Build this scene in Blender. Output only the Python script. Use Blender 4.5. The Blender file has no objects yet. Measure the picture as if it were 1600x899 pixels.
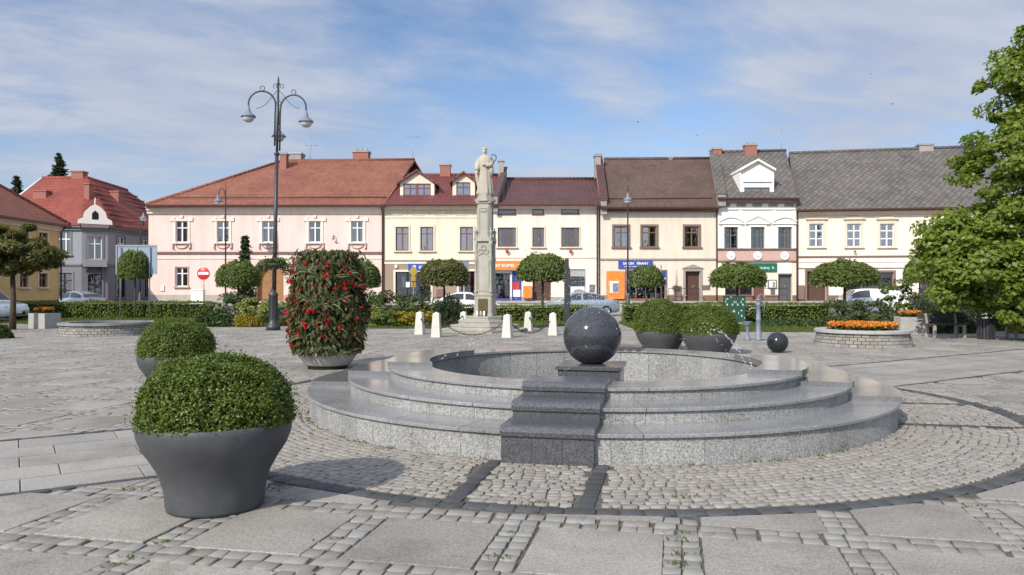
import bpy, math, random
import numpy as np
from mathutils import Vector, Matrix, noise as mnoise
R = math.radians
random.seed(7); rng = np.random.default_rng(7)
scene = bpy.context.scene
COL = scene.collection
F, CX, CY, H = 1200.0, 800.0, 452.0, 1.6      # focal length in photo pixels, horizon row, eye height
def P(px, py, Y): return Vector(((px-CX)*Y/F, Y, H+(CY-py)*Y/F))
def G(px, py):
    Y = F*H/(py-CY); return Vector(((px-CX)*Y/F, Y, 0))

# ---------------------------------------------------------------- scene objects
def tag(o, label=None, cat=None, group=None, kind=None):
    if label: o['label'] = label
    if cat: o['category'] = cat
    if group: o['group'] = group
    if kind: o['kind'] = kind
    return o
def empty(name, loc, rz=0, label=None, cat=None, group=None):
    o = bpy.data.objects.new(name, None); COL.objects.link(o)
    o.location = loc; o.rotation_euler = (0, 0, rz); o.empty_display_size = .2
    return tag(o, label, cat, group)
def link(name, me, parent=None, loc=None):
    o = bpy.data.objects.new(name, me); COL.objects.link(o)
    if parent: o.parent = parent
    if loc is not None: o.location = loc
    return o
def kids(o): return [c for c in COL.objects if c.parent == o]
def copy_tree(o, parent=None):
    c = o.copy(); COL.objects.link(c)
    c.parent = parent
    for ch in kids(o): copy_tree(ch, c)
    return c

class MB:
    def __init__(s, M=None): s.v=[]; s.f=[]; s.m=[]; s.s=[]; s.M=M
    def add(s, vs, fs, mat=0, smooth=False, M=None):
        b = len(s.v)
        for p in vs:
            p = Vector(p)
            if M is not None: p = M @ p
            if s.M is not None: p = s.M @ p
            s.v.append(p)
        for f in fs:
            s.f.append([b+i for i in f]); s.m.append(mat); s.s.append(smooth)
        return s
    def box(s, x0,x1,y0,y1,z0,z1, mat=0, c=0.0, M=None):
        if c <= 0:
            vs=[(x0,y0,z0),(x1,y0,z0),(x1,y1,z0),(x0,y1,z0),(x0,y0,z1),(x1,y0,z1),(x1,y1,z1),(x0,y1,z1)]
            return s.add(vs,[(0,3,2,1),(4,5,6,7),(0,1,5,4),(1,2,6,5),(2,3,7,6),(3,0,4,7)],mat,M=M)
        # chamfered vertical-and-top edges
        pr=[(x0+c,y0),(x1-c,y0),(x1,y0+c),(x1,y1-c),(x1-c,y1),(x0+c,y1),(x0,y1-c),(x0,y0+c)]
        cx,cy=(x0+x1)/2,(y0+y1)/2
        def ins(p,k): return (p[0]+(c*k if p[0]<cx else -c*k), p[1]+(c*k if p[1]<cy else -c*k))
        vs=[(p[0],p[1],z0) for p in pr]+[(p[0],p[1],z1-c) for p in pr]+[(*ins(p,1),z1) for p in pr]
        fs=[tuple(range(7,-1,-1)),tuple(range(16,24))]
        for r in (0,8):
            for i in range(8):
                j=(i+1)%8; fs.append((r+i,r+j,r+8+j,r+8+i))
        return s.add(vs,fs,mat,M=M)
    def prism(s, poly, z0, z1, mat=0, M=None):
        n=len(poly); vs=[(p[0],p[1],z0) for p in poly]+[(p[0],p[1],z1) for p in poly]
        fs=[tuple(range(n-1,-1,-1)),tuple(range(n,2*n))]+[(i,(i+1)%n,n+(i+1)%n,n+i) for i in range(n)]
        return s.add(vs,fs,mat,M=M)
    def extr(s, poly, y0, y1, mat=0, M=None):      # polygon in x,z extruded along y
        n=len(poly); vs=[(p[0],y0,p[1]) for p in poly]+[(p[0],y1,p[1]) for p in poly]
        fs=[tuple(range(n)),tuple(range(2*n-1,n-1,-1))]+[(i,n+i,n+(i+1)%n,(i+1)%n) for i in range(n)]
        return s.add(vs,fs,mat,M=M)
    def extx(s, poly, x0, x1, mat=0, M=None):      # polygon in y,z extruded along x
        n=len(poly); vs=[(x0,p[0],p[1]) for p in poly]+[(x1,p[0],p[1]) for p in poly]
        fs=[tuple(range(n)),tuple(range(2*n-1,n-1,-1))]+[(i,n+i,n+(i+1)%n,(i+1)%n) for i in range(n)]
        return s.add(vs,fs,mat,M=M)
    def lathe(s, prof, seg=32, mat=0, c=(0,0,0), smooth=True, M=None, ry=1.0, close=True):
        vs=[];fs=[]; n=len(prof)
        for (r,z) in prof:
            for k in range(seg):
                a=2*math.pi*k/seg; vs.append((c[0]+r*math.cos(a), c[1]+r*ry*math.sin(a), c[2]+z))
        for i in range(n-1):
            for k in range(seg):
                k2=(k+1)%seg; fs.append((i*seg+k,i*seg+k2,(i+1)*seg+k2,(i+1)*seg+k))
        if close: 
            if prof[0][0]>1e-4: fs.append(tuple(range(seg-1,-1,-1)))
            if prof[-1][0]>1e-4: fs.append(tuple((n-1)*seg+k for k in range(seg)))
        return s.add(vs,fs,mat,smooth,M=M)
    def tube(s, pts, r, seg=8, mat=0, smooth=True, M=None):
        pts=[Vector(p) for p in pts]; n=len(pts)
        rr=r if isinstance(r,(list,tuple)) else [r]*n
        vs=[];fs=[]; up=None
        for i,p in enumerate(pts):
            t=(pts[min(i+1,n-1)]-pts[max(i-1,0)]).normalized()
            if up is None: up=Vector((0,0,1)) if abs(t.z)<.9 else Vector((1,0,0))
            x=t.cross(up)
            if x.length<1e-5: x=t.orthogonal()
            x.normalize(); y=x.cross(t).normalized(); up=y
            for k in range(seg):
                a=2*math.pi*k/seg; vs.append(p+(x*math.cos(a)+y*math.sin(a))*rr[i])
        for i in range(n-1):
            for k in range(seg):
                k2=(k+1)%seg; fs.append((i*seg+k,i*seg+k2,(i+1)*seg+k2,(i+1)*seg+k))
        fs.append(tuple(range(seg-1,-1,-1))); fs.append(tuple((n-1)*seg+k for k in range(seg)))
        return s.add(vs,fs,mat,smooth,M=M)
    def arc(s, prof, a0, a1, sub, mat=0, c=(0,0)):     # closed r,z profile swept over an angle, ends capped
        n=len(prof); vs=[];fs=[]
        for k in range(sub+1):
            a=a0+(a1-a0)*k/sub
            for (r,z) in prof: vs.append((c[0]+r*math.cos(a),c[1]+r*math.sin(a),z))
        for k in range(sub):
            for i in range(n):
                j=(i+1)%n; fs.append((k*n+i,(k+1)*n+i,(k+1)*n+j,k*n+j))
        fs.append(tuple(range(n))); fs.append(tuple(sub*n+i for i in range(n-1,-1,-1)))
        return s.add(vs,fs,mat)
    def ball(s, c, r, seg=24, rings=14, mat=0, sc=(1,1,1), M=None):
        prof=[]
        vs=[(c[0],c[1],c[2]-r*sc[2])];fs=[]
        for i in range(1,rings):
            t=math.pi*i/rings
            for k in range(seg):
                a=2*math.pi*k/seg
                vs.append((c[0]+r*sc[0]*math.sin(t)*math.cos(a),c[1]+r*sc[1]*math.sin(t)*math.sin(a),c[2]-r*sc[2]*math.cos(t)))
        vs.append((c[0],c[1],c[2]+r*sc[2])); T=len(vs)-1
        for k in range(seg):
            k2=(k+1)%seg
            fs.append((0,1+k2,1+k)); fs.append((T,1+(rings-2)*seg+k,1+(rings-2)*seg+k2))
            for i in range(rings-2): fs.append((1+i*seg+k,1+i*seg+k2,1+(i+1)*seg+k2,1+(i+1)*seg+k))
        return s.add(vs,fs,mat,True,M=M)
    def build(s, name, mats, parent=None, loc=None):
        me=bpy.data.meshes.new(name); me.from_pydata([tuple(v) for v in s.v],[],s.f)
        if not isinstance(mats,(list,tuple)): mats=[mats]
        for m in mats: me.materials.append(m)
        me.polygons.foreach_set('material_index', s.m); me.polygons.foreach_set('use_smooth', s.s)
        me.update()
        return link(name, me, parent, loc)

def npmesh(name, V, Q, mats, parent=None, loc=None, midx=None, smooth=False):
    me=bpy.data.meshes.new(name); V=np.asarray(V,dtype=np.float32); Q=np.asarray(Q,dtype=np.int32)
    k=Q.shape[1]
    me.vertices.add(len(V)); me.vertices.foreach_set('co',V.ravel())
    me.loops.add(Q.size); me.loops.foreach_set('vertex_index',Q.ravel())
    me.polygons.add(len(Q)); me.polygons.foreach_set('loop_start',np.arange(0,Q.size,k,dtype=np.int32))
    me.polygons.foreach_set('loop_total',np.full(len(Q),k,dtype=np.int32))
    if not isinstance(mats,(list,tuple)): mats=[mats]
    for m in mats: me.materials.append(m)
    if midx is not None: me.polygons.foreach_set('material_index',np.asarray(midx,dtype=np.int32))
    me.update(calc_edges=True); me.validate()
    return link(name, me, parent, loc)

def text_mb(s, size, mat_depth=.01, align='LEFT', bold=0.0):
    cu=bpy.data.curves.new('lettering','FONT'); cu.body=s; cu.size=size; cu.align_x=align; cu.extrude=mat_depth; cu.offset=bold; cu.resolution_u=3
    o=bpy.data.objects.new('lettering',cu); COL.objects.link(o); bpy.context.view_layer.update()
    me=bpy.data.meshes.new_from_object(o.evaluated_get(bpy.context.evaluated_depsgraph_get()))
    bpy.data.objects.remove(o); 
    mb=MB(); mb.add([(v.co.x,-v.co.z,v.co.y) for v in me.vertices],[tuple(p.vertices) for p in me.polygons])
    bpy.data.meshes.remove(me); bpy.data.curves.remove(cu)
    return mb
def lettering(s, size, mat, parent, loc, align='LEFT', bold=0.0, name='lettering'):
    return text_mb(s,size,.008,align,bold).build(name,mat,parent,loc)

# ---------------------------------------------------------------- materials
class NT:
    def __init__(s, m): s.t=m.node_tree; s.n=s.t.nodes; s.l=s.t.links
    def node(s, ty, **kw):
        n=s.n.new(ty)
        for k,v in kw.items():
            if hasattr(n,k) and k not in ('inputs',): setattr(n,k,v)
        return n
    def put(s, sock, v):
        if isinstance(v, bpy.types.NodeSocket): s.l.new(v,sock)
        else: sock.default_value=v
    def mix(s, a, b, f, mode='MIX'):
        n=s.n.new('ShaderNodeMix'); n.data_type='RGBA'; n.blend_type=mode
        s.put(n.inputs[0],f); s.put(n.inputs[6],a); s.put(n.inputs[7],b); return n.outputs[2]
    def math(s, op, a, b=0.0, c=0.0):
        n=s.n.new('ShaderNodeMath'); n.operation=op; s.put(n.inputs[0],a); s.put(n.inputs[1],b); s.put(n.inputs[2],c); return n.outputs[0]
    def rng(s, v, a,b,c,d):
        n=s.n.new('ShaderNodeMapRange'); s.put(n.inputs[0],v)
        for i,x in enumerate((a,b,c,d)): n.inputs[i+1].default_value=x
        return n.outputs[0]
    def noise(s, vec, scale, detail=4, rough=.55, dist=0.0):
        n=s.n.new('ShaderNodeTexNoise'); n.inputs['Scale'].default_value=scale; n.inputs['Detail'].default_value=detail
        n.inputs['Roughness'].default_value=rough; n.inputs['Distortion'].default_value=dist
        if vec is not None: s.l.new(vec,n.inputs['Vector'])
        return n.outputs['Fac']
    def obj(s): return s.n.new('ShaderNodeTexCoord').outputs['Object']
    def xyz(s, v):
        n=s.n.new('ShaderNodeSeparateXYZ'); s.l.new(v,n.inputs[0]); return n.outputs
    def comb(s, x,y,z):
        n=s.n.new('ShaderNodeCombineXYZ'); s.put(n.inputs[0],x); s.put(n.inputs[1],y); s.put(n.inputs[2],z); return n.outputs[0]
    def bump(s, h, strength, dist, nrm=None):
        n=s.n.new('ShaderNodeBump'); n.inputs['Strength'].default_value=strength; n.inputs['Distance'].default_value=dist
        s.l.new(h,n.inputs['Height'])
        if nrm is not None: s.l.new(nrm,n.inputs['Normal'])
        return n.outputs[0]
def c4(c): return (c[0],c[1],c[2],1.0)
def sc(c,k): return (c[0]*k,c[1]*k,c[2]*k)
def newmat(name):
    m=bpy.data.materials.new(name); m.use_nodes=True
    nt=NT(m); b=[n for n in nt.n if n.type=='BSDF_PRINCIPLED'][0]
    return m,nt,b
def M_(name, col, rough=.8, spec=.4, metal=0, var=.12, vs=3.0, fine=.0, fs=90.0, bs=0.0, bscale=60.0, bd=.01, island=0.0, coat=0.0, stain=0.0, hue=None, obrand=0.0):
    """plain stuff: base colour, slow noise, fine speckle, per-piece variation, bump"""
    m,nt,b=newmat(name); v=nt.obj(); colr=c4(col)
    f=nt.noise(v,vs,5,.6)
    colr=nt.mix(c4(sc(col,1-var)),c4(sc(col,1+var)),nt.rng(f,.3,.7,0,1))
    if hue is not None:
        g=nt.n.new('ShaderNodeNewGeometry')
        colr=nt.mix(colr,c4(hue),nt.math('MULTIPLY',nt.math('POWER',g.outputs['Random Per Island'],2.2),.85))
    if fine>0:
        f2=nt.noise(v,fs,2,.5)
        colr=nt.mix(colr,c4((1-fine,)*3),nt.rng(f2,.44,.36,0,1),'MULTIPLY')
        colr=nt.mix(colr,c4((1+fine,)*3),nt.rng(f2,.54,.64,0,1),'MULTIPLY')
    if island>0:
        g=nt.n.new('ShaderNodeNewGeometry'); k=nt.rng(g.outputs['Random Per Island'],0,1,1-island,1+island)
        colr=nt.mix(colr,nt.comb(k,k,k),1.0,'MULTIPLY')
    if obrand>0:
        g=nt.n.new('ShaderNodeObjectInfo'); k=nt.rng(g.outputs['Random'],0,1,1-obrand,1+obrand)
        colr=nt.mix(colr,nt.comb(k,k,k),1.0,'MULTIPLY')
    if stain>0:
        x=nt.xyz(v); w=nt.comb(nt.math('MULTIPLY',x[0],1.0),nt.math('MULTIPLY',x[1],1.0),nt.math('MULTIPLY',x[2],.14))
        s1=nt.noise(w,2.2,6,.65); colr=nt.mix(colr,c4((.62,.60,.56)),nt.math('MULTIPLY',nt.rng(s1,.42,.7,0,1),stain),'MULTIPLY')
    nt.put(b.inputs['Base Color'],colr)
    b.inputs['Roughness'].default_value=rough; b.inputs['Specular IOR Level'].default_value=spec; b.inputs['Metallic'].default_value=metal
    b.inputs['Coat Weight'].default_value=coat; b.inputs['Coat Roughness'].default_value=.06
    if bs>0: nt.put(b.inputs['Normal'],nt.bump(nt.noise(v,bscale,5,.6),bs,bd))
    return m
def leafmat(name, c1, c2, trans=.28, rough=.5, spec=.3, c3=None):
    m,nt,b=newmat(name); g=nt.n.new('ShaderNodeNewGeometry'); r=g.outputs['Random Per Island']
    v=nt.obj(); n1=nt.noise(v,1.3,2)
    f=nt.math('ADD',nt.math('MULTIPLY',r,.7),nt.math('MULTIPLY',nt.rng(n1,.3,.7,0,1),.3))
    col=nt.mix(c4(c1),c4(c2),f)
    if c3: col=nt.mix(col,c4(c3),nt.rng(r,.86,.98,0,1))
    nt.put(b.inputs['Base Color'],col); b.inputs['Roughness'].default_value=rough; b.inputs['Specular IOR Level'].default_value=spec
    t=nt.n.new('ShaderNodeBsdfTranslucent'); nt.put(t.inputs['Color'],nt.mix(col,c4((1.25,1.3,.6)),1.0,'MULTIPLY'))
    ms=nt.n.new('ShaderNodeMixShader'); ms.inputs[0].default_value=trans
    out=[n for n in nt.n if n.type=='OUTPUT_MATERIAL'][0]
    nt.l.new(b.outputs[0],ms.inputs[1]); nt.l.new(t.outputs[0],ms.inputs[2]); nt.l.new(ms.outputs[0],out.inputs[0])
    return m
def granite(name, col, rough, fine, fs=95, var=.08, bs=.0, island=.0, spec=.5, blot=0.0):
    m,nt,b=newmat(name); v=nt.obj()
    n1=nt.noise(v,fs,2,.6); n2=nt.noise(v,fs*.37,3,.6); n3=nt.noise(v,1.1,4,.6)
    f=nt.math('ADD',nt.math('MULTIPLY',n1,.7),nt.math('MULTIPLY',n2,.3))
    col_=nt.mix(c4(sc(col,1-fine)),c4(sc(col,1+fine)),nt.rng(f,.4,.6,0,1))
    col_=nt.mix(col_,c4((1-var*2,)*3),nt.rng(n3,.45,.7,0,1),'MULTIPLY')
    if island>0:
        g=nt.n.new('ShaderNodeNewGeometry'); k=nt.rng(g.outputs['Random Per Island'],0,1,1-island,1+island)
        col_=nt.mix(col_,nt.comb(k,k,k),1.0,'MULTIPLY')
    if blot>0:
        q=nt.noise(v,.9,7,.72,.6); q2=nt.noise(v,3.3,5,.7); col_=nt.mix(col_,c4((1-blot,1-blot*1.05,1-blot*1.12)),nt.math('MULTIPLY',nt.rng(q,.5,.68,0,1),nt.rng(q2,.35,.6,.3,1)),'MULTIPLY')
    nt.put(b.inputs['Base Color'],col_)
    nt.put(b.inputs['Roughness'],nt.rng(n3,.3,.7,rough*.8,min(1,rough*1.25))); b.inputs['Specular IOR Level'].default_value=spec
    if bs>0: nt.put(b.inputs['Normal'],nt.bump(n1,bs,.004))
    return m
def tilemat(name, c1, c2, w, h, rough=.75, diamond=False, pan=False, zk=1.5, moss=None, joint=.45, bs=.7):
    m,nt,b=newmat(name); v=nt.obj(); x=nt.xyz(v)
    vec=nt.comb(x[0],nt.math('MULTIPLY',x[2],zk),0.0)
    if diamond:
        mp=nt.n.new('ShaderNodeMapping'); mp.inputs['Rotation'].default_value=(0,0,R(45)); nt.l.new(vec,mp.inputs[0]); vec=mp.outputs[0]
    br=nt.n.new('ShaderNodeTexBrick'); br.offset=0.0 if diamond or pan else .5; br.squash=1.0
    nt.l.new(vec,br.inputs['Vector']); br.inputs['Scale'].default_value=1.0
    br.inputs['Brick Width'].default_value=w; br.inputs['Row Height'].default_value=h; br.inputs['Mortar Size'].default_value=min(w,h)*.07
    br.inputs['Mortar Smooth'].default_value=.6
    br.inputs['Color1'].default_value=c4(c1); br.inputs['Color2'].default_value=c4(c2); br.inputs['Mortar'].default_value=c4(sc(c1,joint))
    n=nt.noise(v,.5,6,.65); col=nt.mix(br.outputs['Color'],c4((.72,.72,.74)),nt.rng(n,.42,.7,0,1),'MULTIPLY')
    n5=nt.noise(v,5.0,3,.6); col=nt.mix(col,c4((.8,.8,.8)),nt.rng(n5,.5,.75,0,1),'MULTIPLY')
    if moss: col=nt.mix(col,c4(moss),nt.rng(nt.noise(v,1.1,6,.7),.52,.75,0,.7))
    nt.put(b.inputs['Base Color'],col); b.inputs['Roughness'].default_value=rough; b.inputs['Specular IOR Level'].default_value=.3
    hgt=br.outputs['Fac']; hgt=nt.math('SUBTRACT',1.0,hgt)
    if not diamond:
        saw=nt.math('FRACT',nt.math('DIVIDE',nt.math('MULTIPLY',x[2],zk),h)); hgt=nt.math('ADD',hgt,nt.math('MULTIPLY',nt.math('SUBTRACT',1.0,saw),.8))
    if pan:
        wv=nt.math('SINE',nt.math('MULTIPLY',x[0],2*math.pi/w)); hgt=nt.math('ADD',hgt,nt.math('MULTIPLY',wv,.6))
    nt.put(b.inputs['Normal'],nt.bump(hgt,bs,.05))
    return m
def brickmat(name, c1, c2, mortar, w=.24, h=.08):
    m,nt,b=newmat(name); v=nt.obj(); x=nt.xyz(v)
    br=nt.n.new('ShaderNodeTexBrick'); nt.l.new(nt.comb(nt.math('ADD',x[0],x[1]),x[2],0.0),br.inputs['Vector']); br.inputs['Scale'].default_value=1
    br.inputs['Brick Width'].default_value=w; br.inputs['Row Height'].default_value=h; br.inputs['Mortar Size'].default_value=.01
    br.inputs['Color1'].default_value=c4(c1); br.inputs['Color2'].default_value=c4(c2); br.inputs['Mortar'].default_value=c4(mortar)
    nt.put(b.inputs['Base Color'],br.outputs['Color']); b.inputs['Roughness'].default_value=.9
    nt.put(b.inputs['Normal'],nt.bump(br.outputs['Fac'],-.4,.01)); return m
def glassmat(name, refl=.16, tint=(.75,.8,.82), wob=.02):
    m,nt,b=newmat(name); v=nt.obj()
    g=nt.n.new('ShaderNodeBsdfGlossy'); g.inputs['Roughness'].default_value=.03
    nt.put(g.inputs['Normal'],nt.bump(nt.noise(v,1.6,2),wob,.5))
    t=nt.n.new('ShaderNodeBsdfTransparent'); t.inputs[0].default_value=c4(tint)
    fr=nt.n.new('ShaderNodeFresnel'); fr.inputs[0].default_value=1.5
    ms=nt.n.new('ShaderNodeMixShader'); nt.put(ms.inputs[0],nt.math('MINIMUM',nt.math('ADD',fr.outputs[0],refl),1.0))
    out=[n for n in nt.n if n.type=='OUTPUT_MATERIAL'][0]
    nt.l.new(t.outputs[0],ms.inputs[1]); nt.l.new(g.outputs[0],ms.inputs[2]); nt.l.new(ms.outputs[0],out.inputs[0]); nt.n.remove(b)
    return m

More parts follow.
